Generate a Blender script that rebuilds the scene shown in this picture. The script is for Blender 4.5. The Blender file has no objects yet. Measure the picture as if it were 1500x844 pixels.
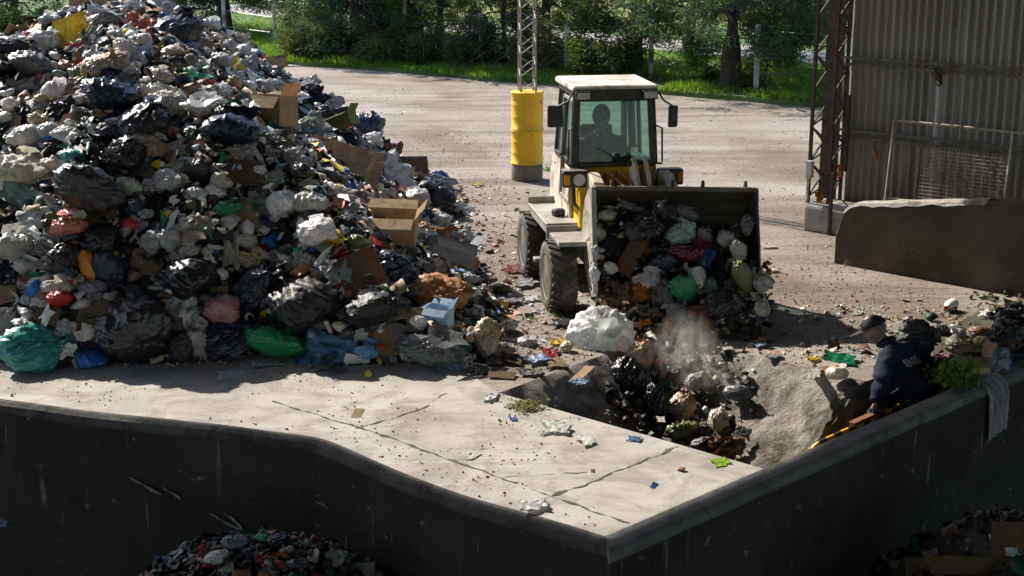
import bpy, bmesh, math, random
import numpy as np
from mathutils import Vector, Matrix, Euler, noise
R = math.radians
rng = random.Random(7)
nrng = np.random.default_rng(7)
S = bpy.context.scene
COL = S.collection

# ------------------------------------------------------------------ camera
PITCH, F, CH = R(14.7), 2100.0, 4.7
cam = bpy.data.cameras.new('camera'); cam_o = bpy.data.objects.new('camera', cam); COL.objects.link(cam_o)
cam_o.location = (0, 0, CH); cam_o.rotation_euler = (math.pi/2 - PITCH, 0, 0)
cam.sensor_width = 36; cam.lens = 36*F/1500; cam.clip_end = 2000; cam.clip_start = .05
S.camera = cam_o
FW = Vector((0, math.cos(PITCH), -math.sin(PITCH))); UP = Vector((0, math.sin(PITCH), math.cos(PITCH)))
def ray(px, py):
    return FW + Vector((1, 0, 0))*((px-750)/F) + UP*((422-py)/F)
def at_z(px, py, z=0.0):
    d = ray(px, py); return Vector((0, 0, CH)) + d*((z-CH)/d.z)
def at_y(px, py, y):
    d = ray(px, py); return Vector((0, 0, CH)) + d*(y/d.y)
def ppm(p):                      # photo pixels per metre at a point
    return F/((Vector(p)-Vector((0, 0, CH))).dot(FW))

# ------------------------------------------------------------------ world, sun, view
SUN_EL = R(40); AZ = (math.cos(R(-44)), math.sin(R(-44)))          # direction the light travels over the ground
w = bpy.data.worlds.new('World'); S.world = w; w.use_nodes = True
nt = w.node_tree; bg = nt.nodes['Background']
sky = nt.nodes.new('ShaderNodeTexSky'); sky.sky_type = 'NISHITA'; sky.sun_disc = False
sky.sun_elevation = SUN_EL; sky.sun_rotation = math.atan2(-AZ[0], -AZ[1])
nt.links.new(sky.outputs[0], bg.inputs[0]); bg.inputs[1].default_value = 0.125
sl = bpy.data.lights.new('sun', 'SUN'); sl.energy = 4.8; sl.angle = R(.53); sl.color = (1, .93, .82)
so = bpy.data.objects.new('sun', sl); COL.objects.link(so)
so.rotation_euler = Vector((AZ[0]*math.cos(SUN_EL), AZ[1]*math.cos(SUN_EL), -math.sin(SUN_EL))).to_track_quat('-Z', 'Y').to_euler()
so.location = (-10, 10, 20)
S.view_settings.view_transform = 'Standard'; S.view_settings.look = 'None'
S.view_settings.exposure = 1.0; S.view_settings.gamma = 1
S.render.engine = 'CYCLES'; S.cycles.use_denoising = True
S.cycles.max_bounces = 8; S.cycles.diffuse_bounces = 3; S.cycles.glossy_bounces = 3; S.cycles.transparent_max_bounces = 12
S.cycles.sample_clamp_indirect = 4; S.cycles.volume_bounces = 1
S.cycles.caustics_reflective = False; S.cycles.caustics_refractive = False

# ------------------------------------------------------------------ materials
MATS = {}
def nodes(m):
    m.use_nodes = True; t = m.node_tree
    return t, t.nodes['Principled BSDF'], t.nodes, t.links
def mapping(t, scale, obj_space=True, rot=(0, 0, 0)):
    tc = t.nodes.new('ShaderNodeTexCoord'); mp = t.nodes.new('ShaderNodeMapping')
    mp.inputs['Scale'].default_value = scale; mp.inputs['Rotation'].default_value = rot
    t.links.new(tc.outputs['Object'], mp.inputs[0]); return mp.outputs[0]
def noise_n(t, vec, scale, detail=6, rough=.6, dist=0):
    n = t.nodes.new('ShaderNodeTexNoise'); n.inputs['Scale'].default_value = scale; n.inputs['Detail'].default_value = detail
    n.inputs['Roughness'].default_value = rough; n.inputs['Distortion'].default_value = dist
    t.links.new(vec, n.inputs['Vector']); return n.outputs['Fac']
def ramp(t, fac, stops):
    r = t.nodes.new('ShaderNodeValToRGB'); e = r.color_ramp.elements
    while len(e) < len(stops): e.new(.5)
    for i, (p, c) in enumerate(stops):
        e[i].position = p; e[i].color = (*c, 1) if len(c) == 3 else c
    t.links.new(fac, r.inputs[0]); return r.outputs[0]
def mix(t, fac, a, b, mode='MIX'):
    m = t.nodes.new('ShaderNodeMix'); m.data_type = 'RGBA'; m.blend_type = mode
    for sock, v in ((m.inputs[0], fac), (m.inputs[6], a), (m.inputs[7], b)):
        if isinstance(v, (int, float)): sock.default_value = v
        elif isinstance(v, tuple): sock.default_value = (*v, 1) if len(v) == 3 else v
        else: t.links.new(v, sock)
    return m.outputs[2]
def bump(t, b, h, strength, dist, chain=None):
    n = t.nodes.new('ShaderNodeBump'); n.inputs['Strength'].default_value = strength; n.inputs['Distance'].default_value = dist
    t.links.new(h, n.inputs['Height'])
    if chain is not None: t.links.new(chain, n.inputs['Normal'])
    t.links.new(n.outputs[0], b.inputs['Normal']); return n.outputs[0]
def worn(name, c1, c2, rough=.7, scale=4, bs=.2, bd=.02, metal=0, dirt=None, stretch=(1, 1, 1), spec=.4, lo=.35, hi=.65, dlo=.5, dhi=.62, dscale=None):
    """a painted, bare or dusty surface: two tones of the thing's own colour, patches of dirt, small relief"""
    if name in MATS: return MATS[name]
    m = bpy.data.materials.new(name); t, b, N, L = nodes(m)
    v = mapping(t, stretch)
    c = ramp(t, noise_n(t, v, scale, 8, .65), [(lo, c1), (hi, c2)])
    if dirt:
        d = noise_n(t, v, dscale or scale*.6, 9, .7, .4)
        mask = ramp(t, d, [(dlo, (0, 0, 0)), (dhi, (1, 1, 1))])
        c = mix(t, mask, c, dirt)
    L.new(c, b.inputs['Base Color'])
    b.inputs['Roughness'].default_value = rough; b.inputs['Metallic'].default_value = metal
    b.inputs['Specular IOR Level'].default_value = spec
    if bs: bump(t, b, noise_n(t, v, scale*6, 8, .7), bs, bd)
    MATS[name] = m; return m

def film(name, rough, wrinkle, translucent, spec=.5, scale=3.0, var=.25, coat=0):
    """plastic film or paper; its colour is the object's own colour"""
    m = bpy.data.materials.new(name); t, b, N, L = nodes(m)
    oi = N.new('ShaderNodeObjectInfo')
    v0 = mapping(t, (1, 1, 1))
    add = N.new('ShaderNodeVectorMath'); add.operation = 'ADD'
    mul = N.new('ShaderNodeMath'); mul.operation = 'MULTIPLY'; mul.inputs[1].default_value = 37
    L.new(oi.outputs['Random'], mul.inputs[0]); L.new(v0, add.inputs[0]); L.new(mul.outputs[0], add.inputs[1]); v = add.outputs[0]
    n1 = noise_n(t, v, 2.2, 7, .65, .6)
    c = mix(t, 1.0, oi.outputs['Color'], ramp(t, n1, [(.25, (1-var*1.8,)*3), (.5, (1,)*3), (.8, (1+var,)*3)]), 'MULTIPLY')
    grime = ramp(t, noise_n(t, v, 1.3, 9, .75, 1.2), [(.56, (0, 0, 0)), (.7, (.75,)*3)])
    c = mix(t, grime, c, mix(t, .45, (.05, .04, .028), oi.outputs['Color']))
    if translucent:      # what is in the bag shows through the film
        vc = N.new('ShaderNodeTexVoronoi'); vc.inputs['Scale'].default_value = 2.6; vc.inputs['Randomness'].default_value = 1
        nd = N.new('ShaderNodeVectorMath'); nd.operation = 'ADD'; nn_ = N.new('ShaderNodeTexNoise'); nn_.inputs['Scale'].default_value = 3; L.new(v, nn_.inputs['Vector'])
        L.new(v, nd.inputs[0]); L.new(nn_.outputs['Color'], nd.inputs[1]); L.new(nd.outputs[0], vc.inputs['Vector'])
        hs = N.new('ShaderNodeHueSaturation'); hs.inputs['Saturation'].default_value = .45; hs.inputs['Value'].default_value = .55; L.new(vc.outputs['Color'], hs.inputs['Color'])
        c = mix(t, ramp(t, noise_n(t, v, 1.8, 5, .6, .4), [(.42, (.05,)*3), (.62, (.5,)*3)]), c, mix(t, 1.0, c, hs.outputs['Color'], 'MULTIPLY'))
    L.new(c, b.inputs['Base Color']); b.inputs['Roughness'].default_value = rough
    b.inputs['Specular IOR Level'].default_value = spec
    # creases: two distorted voronoi edge fields and a stretched noise
    vd = N.new('ShaderNodeVectorMath'); vd.operation = 'ADD'
    nv = N.new('ShaderNodeTexNoise'); nv.inputs['Scale'].default_value = 1.7; nv.inputs['Detail'].default_value = 3; L.new(v, nv.inputs['Vector'])
    sc = N.new('ShaderNodeVectorMath'); sc.operation = 'SCALE'; sc.inputs['Scale'].default_value = .8
    L.new(nv.outputs['Color'], sc.inputs[0]); L.new(v, vd.inputs[0]); L.new(sc.outputs[0], vd.inputs[1])
    vo = N.new('ShaderNodeTexVoronoi'); vo.feature = 'DISTANCE_TO_EDGE'; vo.inputs['Scale'].default_value = scale; L.new(vd.outputs[0], vo.inputs['Vector'])
    e = ramp(t, vo.outputs['Distance'], [(0, (1,)*3), (.09, (.35,)*3), (.4, (0,)*3)])
    b1 = bump(t, b, e, wrinkle*.35, .05)
    wn = noise_n(t, mapping(t, (1, 1, .22), rot=(.5, .3, .8)), 6, 4, .55, 1.6)
    b2 = bump(t, b, wn, wrinkle*.8, .05, b1)
    if translucent:
        tr = N.new('ShaderNodeBsdfTranslucent'); L.new(c, tr.inputs['Color']); L.new(b2, tr.inputs['Normal'])
        ms = N.new('ShaderNodeMixShader'); ms.inputs[0].default_value = translucent
        L.new(b.outputs[0], ms.inputs[1]); L.new(tr.outputs[0], ms.inputs[2]); L.new(ms.outputs[0], N['Material Output'].inputs[0])
    MATS[name] = m; return m
film('bag_film', .32, .25, 0, .5, var=.3)
film('sheer_film', .30, .25, .25, .5)
film('paper', .75, .25, .1, .25, var=.12)
film('matte_film', .5, .28, 0, .4, var=.3)

def cardboard():
    m = bpy.data.materials.new('cardboard'); t, b, N, L = nodes(m)
    oi = N.new('ShaderNodeObjectInfo'); v = mapping(t, (1, 1, 1))
    c = mix(t, 1.0, oi.outputs['Color'], ramp(t, noise_n(t, v, 2.5, 8, .7), [(.3, (.62,)*3), (.5, (1,)*3), (.75, (1.15,)*3)]), 'MULTIPLY')
    c = mix(t, ramp(t, noise_n(t, v, 1.1, 8, .7, .5), [(.55, (0,)*3), (.68, (.7,)*3)]), c, (.07, .05, .035))
    L.new(c, b.inputs['Base Color']); b.inputs['Roughness'].default_value = .85; b.inputs['Specular IOR Level'].default_value = .2
    bump(t, b, noise_n(t, v, 5, 6, .6, .6), .3, .04); MATS['cardboard'] = m
cardboard()

def tinted(name, rough=.6, spec=.35):
    """loose litter: each scrap has its own colour, kept in the 'tint' attribute"""
    m = bpy.data.materials.new(name); t, b, N, L = nodes(m)
    a = N.new('ShaderNodeAttribute'); a.attribute_name = 'tint'
    v = mapping(t, (1, 1, 1))
    c = mix(t, 1.0, a.outputs['Color'], ramp(t, noise_n(t, v, 9, 6, .7), [(.3, (.55,)*3), (.6, (1.1,)*3)]), 'MULTIPLY')
    L.new(c, b.inputs['Base Color']); b.inputs['Roughness'].default_value = rough; b.inputs['Specular IOR Level'].default_value = spec
    bump(t, b, noise_n(t, v, 30, 4, .6, 1), .4, .02); MATS[name] = m
tinted('litter', .5)
tinted('stones', .9, .2)

def yard_mat():
    m = bpy.data.materials.new('yard_dirt'); t, b, N, L = nodes(m)
    v = mapping(t, (1, 1, 1))
    c = ramp(t, noise_n(t, v, .35, 9, .62), [(.3, (.225, .190, .158)), (.5, (.29, .255, .222)), (.72, (.355, .325, .295))])
    tracks = noise_n(t, mapping(t, (.11, 1.1, 1), rot=(0, 0, R(4))), 1.6, 8, .7, .5)
    c = mix(t, 1.0, c, ramp(t, tracks, [(.36, (.70, .68, .66)), (.5, (1, 1, 1)), (.64, (1.12, 1.12, 1.11))]), 'MULTIPLY')
    c = mix(t, 1.0, c, ramp(t, noise_n(t, v, .28, 7, .62, .6), [(.38, (.70, .65, .60)), (.52, (1, 1, 1))]), 'MULTIPLY')
    speck = noise_n(t, v, 14, 8, .8)
    c = mix(t, 1.0, c, ramp(t, speck, [(.36, (.45,)*3), (.47, (.95,)*3), (.68, (1.18,)*3)]), 'MULTIPLY')
    L.new(c, b.inputs['Base Color']); b.inputs['Roughness'].default_value = .95; b.inputs['Specular IOR Level'].default_value = .15
    b1 = bump(t, b, tracks, .8, .09); bump(t, b, noise_n(t, v, 9, 10, .75), .7, .06, b1)
    MATS['yard_dirt'] = m
yard_mat()

def slab_mat():
    m = bpy.data.materials.new('slab_concrete'); t, b, N, L = nodes(m)
    v = mapping(t, (1, 1, 1))
    c = ramp(t, noise_n(t, v, .9, 9, .6), [(.3, (.25, .233, .212)), (.5, (.335, .316, .292)), (.7, (.40, .382, .357))])
    c = mix(t, ramp(t, noise_n(t, v, 2.3, 10, .72, .6), [(.47, (0,)*3), (.62, (.75,)*3)]), c, (.19, .172, .15))
    c = mix(t, ramp(t, noise_n(t, v, 26, 6, .7), [(.66, (0,)*3), (.72, (.8,)*3)]), c, (.14, .115, .09))
    c = mix(t, ramp(t, noise_n(t, v, 4.5, 9, .75, .8), [(.6, (0,)*3), (.69, (.6,)*3)]), c, (.16, .14, .12))
    c = mix(t, ramp(t, noise_n(t, mapping(t, (.45, 2.6, 1), rot=(0, 0, R(-20))), 1.1, 8, .7, .5), [(.55, (0,)*3), (.68, (.6,)*3)]), c, (.17, .15, .13))
    scr = noise_n(t, mapping(t, (.5, 9, 1), rot=(0, 0, R(40))), 1.2, 6, .6)
    c = mix(t, ramp(t, scr, [(.6, (0,)*3), (.72, (.35,)*3)]), c, (.5, .48, .45))
    L.new(c, b.inputs['Base Color']); b.inputs['Roughness'].default_value = .9; b.inputs['Specular IOR Level'].default_value = .2
    b1 = bump(t, b, noise_n(t, v, 1.5, 4, .5), .3, .06); bump(t, b, noise_n(t, v, 30, 9, .7), .25, .015, b1)
    MATS['slab_concrete'] = m
slab_mat()

def drip_mat(name, base1, base2, drip, amt=.62, ztop=None, zbot=None):
    """old concrete with pale runs of lime and splashes"""
    m = bpy.data.materials.new(name); t, b, N, L = nodes(m)
    v = mapping(t, (1, 1, 1))
    c = ramp(t, noise_n(t, v, 1.4, 9, .65), [(.3, base1), (.7, base2)])
    d1 = noise_n(t, mapping(t, (8, 8, .55)), 1.6, 7, .62, .35)
    d2 = noise_n(t, mapping(t, (1, 1, 1)), 1.9, 6, .65)
    f = N.new('ShaderNodeMath'); f.operation = 'MULTIPLY'
    L.new(ramp(t, d1, [(amt, (0,)*3), (amt+.07, (1,)*3)]), f.inputs[0]); L.new(ramp(t, d2, [(.44, (0,)*3), (.56, (.85,)*3)]), f.inputs[1])
    c = mix(t, f.outputs[0], c, drip)
    c = mix(t, ramp(t, noise_n(t, mapping(t, (2.2, 2.2, 4)), 2.4, 5, .6), [(.66, (0,)*3), (.70, (.6,)*3)]), c, drip)
    L.new(c, b.inputs['Base Color']); b.inputs['Roughness'].default_value = .95; b.inputs['Specular IOR Level'].default_value = .08
    bump(t, b, noise_n(t, v, 7, 10, .75), .9, .05); MATS[name] = m; return m
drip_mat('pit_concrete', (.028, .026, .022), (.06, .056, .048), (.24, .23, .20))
drip_mat('barrier_concrete', (.075, .060, .048), (.145, .122, .10), (.21, .18, .15), .66)

def stripes(name, c1, c2, freq, axis=0):
    m = bpy.data.materials.new(name); t, b, N, L = nodes(m)
    v = mapping(t, (1, 1, 1)); w_ = N.new('ShaderNodeTexWave'); w_.inputs['Scale'].default_value = freq; w_.bands_direction = 'XYZ'[axis]
    L.new(v, w_.inputs['Vector'])
    c = ramp(t, w_.outputs['Fac'], [(.48, c1), (.52, c2)])
    c = mix(t, ramp(t, noise_n(t, v, 6, 8, .7), [(.55, (0,)*3), (.65, (.7,)*3)]), c, (.08, .05, .03))
    L.new(c, b.inputs['Base Color']); b.inputs['Roughness'].default_value = .5; MATS[name] = m; return m

def leaf_mat(name, c1, c2, trans=.35):
    m = bpy.data.materials.new(name); t, b, N, L = nodes(m)
    v = mapping(t, (1, 1, 1))
    c = ramp(t, noise_n(t, v, 2.1, 6, .7), [(.3, c1), (.7, c2)])
    L.new(c, b.inputs['Base Color']); b.inputs['Roughness'].default_value = .6; b.inputs['Specular IOR Level'].default_value = .25
    tr = N.new('ShaderNodeBsdfTranslucent'); L.new(mix(t, 1.0, c, (1.5, 1.6, .6), 'MULTIPLY'), tr.inputs['Color'])
    ms = N.new('ShaderNodeMixShader'); ms.inputs[0].default_value = trans
    L.new(b.outputs[0], ms.inputs[1]); L.new(tr.outputs[0], ms.inputs[2]); L.new(ms.outputs[0], N['Material Output'].inputs[0])
    MATS[name] = m; return m
def glass_mat(name, tint, refl=.12):
    m = bpy.data.materials.new(name); t, b, N, L = nodes(m)
    tr = N.new('ShaderNodeBsdfTransparent'); tr.inputs[0].default_value = (*tint, 1)
    gl = N.new('ShaderNodeBsdfGlossy'); gl.inputs['Roughness'].default_value = .05
    df = N.new('ShaderNodeBsdfDiffuse'); df.inputs[0].default_value = (.3, .33, .3, 1)
    fr = N.new('ShaderNodeFresnel'); fr.inputs[0].default_value = 1.45
    m1 = N.new('ShaderNodeMixShader'); L.new(fr.outputs[0], m1.inputs[0]); L.new(tr.outputs[0], m1.inputs[1]); L.new(gl.outputs[0], m1.inputs[2])
    m2 = N.new('ShaderNodeMixShader'); L.new(m1.outputs[0], m2.inputs[1]); L.new(df.outputs[0], m2.inputs[2])
    L.new(ramp(t, noise_n(t, mapping(t, (1, 1, 1)), 3, 6, .7), [(.45, (refl*.3,)*3), (.75, (refl,)*3)]), m2.inputs[0])   # dust on the pane
    L.new(m2.outputs[0], N['Material Output'].inputs[0]); MATS[name] = m; return m

# ------------------------------------------------------------------ object helpers
def tag(o, label=None, cat=None, group=None, kind=None):
    if label: o['label'] = label
    if cat: o['category'] = cat
    if group: o['group'] = group
    if kind: o['kind'] = kind
    return o
def M(x): return MATS[x] if isinstance(x, str) else x
def link(name, me, mat=None, parent=None):
    o = bpy.data.objects.new(name, me); COL.objects.link(o)
    if mat is not None and not me.materials: me.materials.append(M(mat))
    if parent is not None: o.parent = parent
    return o
def build(name, bm, mat, parent=None, bevel=0, smooth=False, seg=2):
    me = bpy.data.meshes.new(name); bmesh.ops.recalc_face_normals(bm, faces=bm.faces[:]); bm.to_mesh(me); bm.free()
    if smooth:
        for p in me.polygons: p.use_smooth = True
    o = link(name, me, mat, parent)
    if bevel:
        b = o.modifiers.new('bevel', 'BEVEL'); b.width = bevel; b.segments = seg; b.limit_method = 'ANGLE'; b.angle_limit = R(35)
    return o
def empty(name, loc=(0, 0, 0), rz=0, label=None, cat=None, group=None):
    o = bpy.data.objects.new(name, None); COL.objects.link(o); o.location = loc; o.rotation_euler = (0, 0, rz)
    o.empty_display_size = .1
    return tag(o, label, cat, group)
def BM(): return bmesh.new()
def box(bm, c, s, rot=None):
    m = Matrix.Translation(c) @ (Euler(rot).to_matrix().to_4x4() if rot else Matrix()) @ Matrix.Diagonal((*s, 1))
    bmesh.ops.create_cube(bm, size=1, matrix=m); return bm
def prism(bm, pts, x0, x1, axis='x'):
    """polygon pts in the (y,z) plane pushed from x0 to x1 (or the plane of the other two axes)"""
    def v(p, k): return {'x': (k, p[0], p[1]), 'y': (p[0], k, p[1]), 'z': (p[0], p[1], k)}[axis]
    a = [bm.verts.new(v(p, x0)) for p in pts]; b = [bm.verts.new(v(p, x1)) for p in pts]
    bm.faces.new(a); bm.faces.new(b[::-1]); n = len(pts)
    for i in range(n): bm.faces.new((a[i], a[(i+1) % n], b[(i+1) % n], b[i]))
    return bm
def bar(bm, p, q, r, n=8, r2=None):
    p, q = Vector(p), Vector(q); d = q-p; L = d.length
    m = Matrix.Translation((p+q)/2) @ d.to_track_quat('Z', 'Y').to_matrix().to_4x4()
    bmesh.ops.create_cone(bm, cap_ends=True, segments=n, radius1=r, radius2=r if r2 is None else r2, depth=L, matrix=m); return bm
def sqbar(bm, p, q, wd, th=None):
    p, q = Vector(p), Vector(q); d = q-p
    m = Matrix.Translation((p+q)/2) @ d.to_track_quat('Z', 'Y').to_matrix().to_4x4() @ Matrix.Diagonal((wd, th or wd, d.length, 1))
    bmesh.ops.create_cube(bm, size=1, matrix=m); return bm
def tube(bm, pts, r, n=8):
    pts = [Vector(p) for p in pts]; rings = []
    for i, p in enumerate(pts):
        d = (pts[min(i+1, len(pts)-1)] - pts[max(i-1, 0)]).normalized()
        q = d.to_track_quat('Z', 'Y')
        rr = r[i] if isinstance(r, (list, tuple)) else r
        rings.append([bm.verts.new(p + q @ Vector((rr*math.cos(a*math.tau/n), rr*math.sin(a*math.tau/n), 0))) for a in range(n)])
    for a, b in zip(rings, rings[1:]):
        for i in range(n): bm.faces.new((a[i], a[(i+1) % n], b[(i+1) % n], b[i]))
    bm.faces.new(rings[0][::-1]); bm.faces.new(rings[-1]); return bm
def lathe(bm, prof, n=24, m=Matrix()):
    rings = [[bm.verts.new(m @ Vector((r*math.cos(a*math.tau/n), r*math.sin(a*math.tau/n), z))) for a in range(n)] for r, z in prof]
    for a, b in zip(rings, rings[1:]):
        for i in range(n): bm.faces.new((a[i], a[(i+1) % n], b[(i+1) % n], b[i]))
    bm.faces.new(rings[0][::-1]); bm.faces.new(rings[-1]); return bm
def copy_tree(o, parent=None):
    c = o.copy(); COL.objects.link(c)
    if parent is not None: c.parent = parent
    for ch in list(o.children): copy_tree(ch, c)
    return c
def mesh_np(name, verts, faces, mat, smooth=False, tint=None):
    me = bpy.data.meshes.new(name); me.from_pydata(verts.tolist() if hasattr(verts, 'tolist') else verts, [], faces.tolist() if hasattr(faces, 'tolist') else faces)
    if tint is not None:
        at = me.color_attributes.new('tint', 'FLOAT_COLOR', 'CORNER')
        nl = len(me.loops); per = nl//len(tint)
        at.data.foreach_set('color', np.repeat(np.c_[tint, np.ones(len(tint))], per, axis=0).astype(np.float32).ravel())
    if smooth: me.polygons.foreach_set('use_smooth', [True]*len(me.polygons))
    me.materials.append(M(mat)); return me
def fbm(p, oct=4):
    return noise.fractal(p, 1.0, 2.0, oct)
def sheet(name, pts, z, mat, kind='structure', holes=()):
    bm = BM()
    for loop in (pts, *holes):
        vs = [bm.verts.new((p[0], p[1], z)) for p in loop]
        for i in range(len(vs)): bm.edges.new((vs[i], vs[(i+1) % len(vs)]))
    bmesh.ops.triangle_fill(bm, edges=bm.edges[:], use_beauty=True, normal=(0, 0, 1))
    for f in bm.faces:
        f.normal_update()
        if f.normal.z < 0: f.normal_flip()
    me = bpy.data.meshes.new(name); bm.to_mesh(me); bm.free()
    return tag(link(name, me, mat), kind=kind)
# ================================================================== THE SETTING
U = Vector((math.cos(R(-42)), math.sin(R(-42)))); V = Vector((-U.y, U.x))
def g2(px, py, z=0): p = at_z(px, py, z); return Vector((p.x, p.y))
def isect(p, d, q, e):
    den = d.x*e.y - d.y*e.x; t = ((q.x-p.x)*e.y - (q.y-p.y)*e.x)/den; return p + d*t
def v3(p, z): return Vector((p[0], p[1], z))

LW = [g2(*p) for p in ((0, 585), (70, 594), (130, 603), (250, 615), (330, 623), (399, 633), (469, 641), (515, 660), (592, 695), (692, 731), (803, 760), (887, 787))]
C0 = LW[-1]
for _ in range(2):                                                   # the wall bends in a smooth curve
    LW = [LW[0]] + [x for p, q in zip(LW, LW[1:]) for x in (p.lerp(q, .25), p.lerp(q, .75))] + [C0]
LW = [LW[0] + (LW[0]-LW[1]).normalized()*30 + Vector((0, -2)), LW[0] + (LW[0]-LW[2]).normalized()*4] + LW
RW_END = g2(1500, 525); rwd = (RW_END-C0).normalized(); rwn = Vector((rwd.y, -rwd.x))     # rwn points to the pit
RW_FAR = C0 + rwd*24
P1 = g2(730, 576); P2 = isect(P1, (g2(1110, 685)-P1), C0, rwd); e_s = (P2-P1).normalized(); e_t = Vector((-e_s.y, e_s.x))
T = 2.8
P4 = P1 + e_t*T
TRW = .74
tr0 = C0 - rwn*TRW
RIM_R = isect(P4, e_s, tr0, rwd)
TR_FAR = tr0 + rwd*5.35; RW_TR = C0 + rwd*5.35
hole = [P1, P2, RW_TR, TR_FAR, RIM_R, P4]

yard_out = LW + [P2, P1, P4, RIM_R, TR_FAR, RW_TR, RW_FAR, Vector((400, 30)), Vector((400, 450)), Vector((-400, 450)), Vector((-400, 20))]
sheet('yard_ground', yard_out, 0, 'yard_dirt')
slab_left = [Vector((P1.x-.55, P1.y+1.1)), Vector((P1.x-2.5, P1.y+2.4)), Vector((-9, 17)), Vector((-14, 17)), LW[1]]
slab = sheet('concrete_slab', LW[1:] + [P2, P1] + slab_left[:-1], .004, 'slab_concrete')

# joints and cracks in the slab
MATS['crack'] = worn('crack', (.05, .042, .032), (.12, .1, .08), .95, 9, .6, .03)
def crack(pts, wd, jit):
    pts = [g2(*p) for p in pts]; fine = []
    for p, q in zip(pts, pts[1:]):
        n = max(2, int((q-p).length/.045))
        for i in range(n): fine.append(p.lerp(q, i/n))
    fine.append(pts[-1]); bm = BM(); prev = None
    for i, p in enumerate(fine):
        d = (fine[min(i+1, len(fine)-1)] - fine[max(i-1, 0)]).normalized(); nn = Vector((-d.y, d.x))
        o = nn*fbm(Vector((p.x*5, p.y*5, 1)), 3)*jit; ww = wd*max(.12, .55+1.9*noise.noise(Vector((p.x*11, p.y*11, 7))))
        a, b = bm.verts.new(v3(p+o+nn*ww, .008)), bm.verts.new(v3(p+o-nn*ww, .008))
        gap = noise.noise(Vector((p.x*4.3, p.y*4.3, 11))) < -.40
        if prev and not gap: bm.faces.new((prev[0], prev[1], b, a))
        prev = (a, b)
    for v in [v for v in bm.verts if not v.link_faces]: bm.verts.remove(v)
    build('slab_crack', bm, 'crack', slab)
crack([(400, 588), (460, 608), (530, 628), (640, 667), (785, 720), (920, 768)], .016, .03)
crack([(783, 736), (850, 713), (920, 685), (994, 655)], .02, .03)
crack([(520, 628), (560, 618), (600, 606), (628, 594), (650, 576)], .012, .05)
crack([(735, 700), (790, 697), (860, 693)], .004, .03)

# hopper: rough sloping bed running down to the slab's edge, and the sunken walkway along the right wall
def hopper_z(s, t, p):
    zr = -(T-t)*.62; zl = -s*.8
    m = max(zr, zl); k = .25; d = abs(zr-zl)
    if d < k: m += (k-d)**2/(4*k)
    m = max(min(m, 0), -1.35)
    wd = (p-C0).dot(-rwn)
    if wd < TRW: m = min(m, -1.24) if t > 1.75 else m
    if m < -.02 and (wd > TRW or t < 1.75):
        m += .05*fbm(Vector((p.x*2.2, p.y*2.2, 3)), 4) + .03*fbm(Vector((p.x*7, p.y*7, 0)), 5)*(1 if zr > zl else .3)
    return m
st = .045; ns = int((RIM_R-P4).length/st)+60; ntt = int(T/st)
bm = BM(); grid = {}
for i in range(ns+1):
    for j in range(ntt+1):
        s_, t_ = i*st, T*j/ntt; p = P1 + e_s*s_ + e_t*t_
        if (p-C0).dot(rwn) > .12: continue
        z = 0 if (i == 0 or (j == ntt and (p-C0).dot(-rwn) > TRW)) else hopper_z(s_, t_, p)
        grid[i, j] = bm.verts.new(v3(p, z))
for (i, j) in list(grid):
    q = [grid.get(k) for k in ((i, j), (i+1, j), (i+1, j+1), (i, j+1))]
    if all(q): bm.faces.new(q)
for a, b, z0, z1 in ((P1, P2, .0, -2), (RIM_R, TR_FAR, 0, -1.5), (TR_FAR, RW_TR, 0, -1.5), (P4, P1, 0, -.3)):
    vs = [bm.verts.new(v3(p, z)) for p, z in ((a, z0), (b, z0), (b, z1), (a, z1))]; bm.faces.new(vs)
vs = [bm.verts.new(v3(p, -1.25)) for p in (RIM_R-rwd*.8, TR_FAR, RW_TR, isect(RIM_R-rwd*.8, rwn, C0, rwd))]; bm.faces.new(vs)
worn('hopper_concrete', (.20, .178, .152), (.34, .315, .28), .95, 3.2, .9, .06, dirt=(.085, .07, .055), dlo=.47, dhi=.6, dscale=2.6)
build('hopper_slope', bm, 'hopper_concrete', smooth=True).__setitem__('kind', 'structure')
# joint down the slope
bm = BM(); prev = None
for i in range(40):
    t_ = T*(.04+.94*i/39); p = P1 + e_s*(2.45+.05*noise.noise(Vector((i*.3, 0, 0)))) + e_t*t_
    q0, q1 = p-e_s*.022, p+e_s*.022; z = hopper_z(2.45, t_, p)+.035
    a, b = bm.verts.new(v3(q0, z)), bm.verts.new(v3(q1, z))
    if prev: bm.faces.new((prev[0], prev[1], b, a))
    prev = (a, b)
build('slope_joint', bm, 'crack').__setitem__('kind', 'structure')

# pit floor
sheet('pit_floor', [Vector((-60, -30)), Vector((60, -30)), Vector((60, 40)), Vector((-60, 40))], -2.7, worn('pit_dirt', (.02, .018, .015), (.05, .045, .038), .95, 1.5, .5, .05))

# retaining walls of the pit
def wall_strip(path, normals, prof, name, mat, label, wob=.012):
    bm = BM(); fine = []
    for k in range(len(path)-1):
        n = max(1, int((path[k+1]-path[k]).length/.12)) if (path[k+1]-path[k]).length < 20 else 4
        for i in range(n): fine.append((path[k].lerp(path[k+1], i/n), normals[k].lerp(normals[k+1], i/n)))
    fine.append((path[-1], normals[-1])); rows = []
    for p, nn in fine:
        row = []
        for k, (o, z) in enumerate(prof):
            w_ = wob*fbm(Vector((p.x*3, p.y*3, k*.6)), 4) if 0 < k < len(prof)-1 else 0
            row.append(bm.verts.new(v3(p+nn*(o+w_), z+w_*.7)))
        rows.append(row)
    for a, b in zip(rows, rows[1:]):
        for k in range(len(prof)-1): bm.faces.new((a[k], b[k], b[k+1], a[k+1]))
    bm.faces.new(rows[0]); bm.faces.new(rows[-1][::-1])
    o = build(name, bm, mat, smooth=False); return tag(o, label, 'wall')
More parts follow.
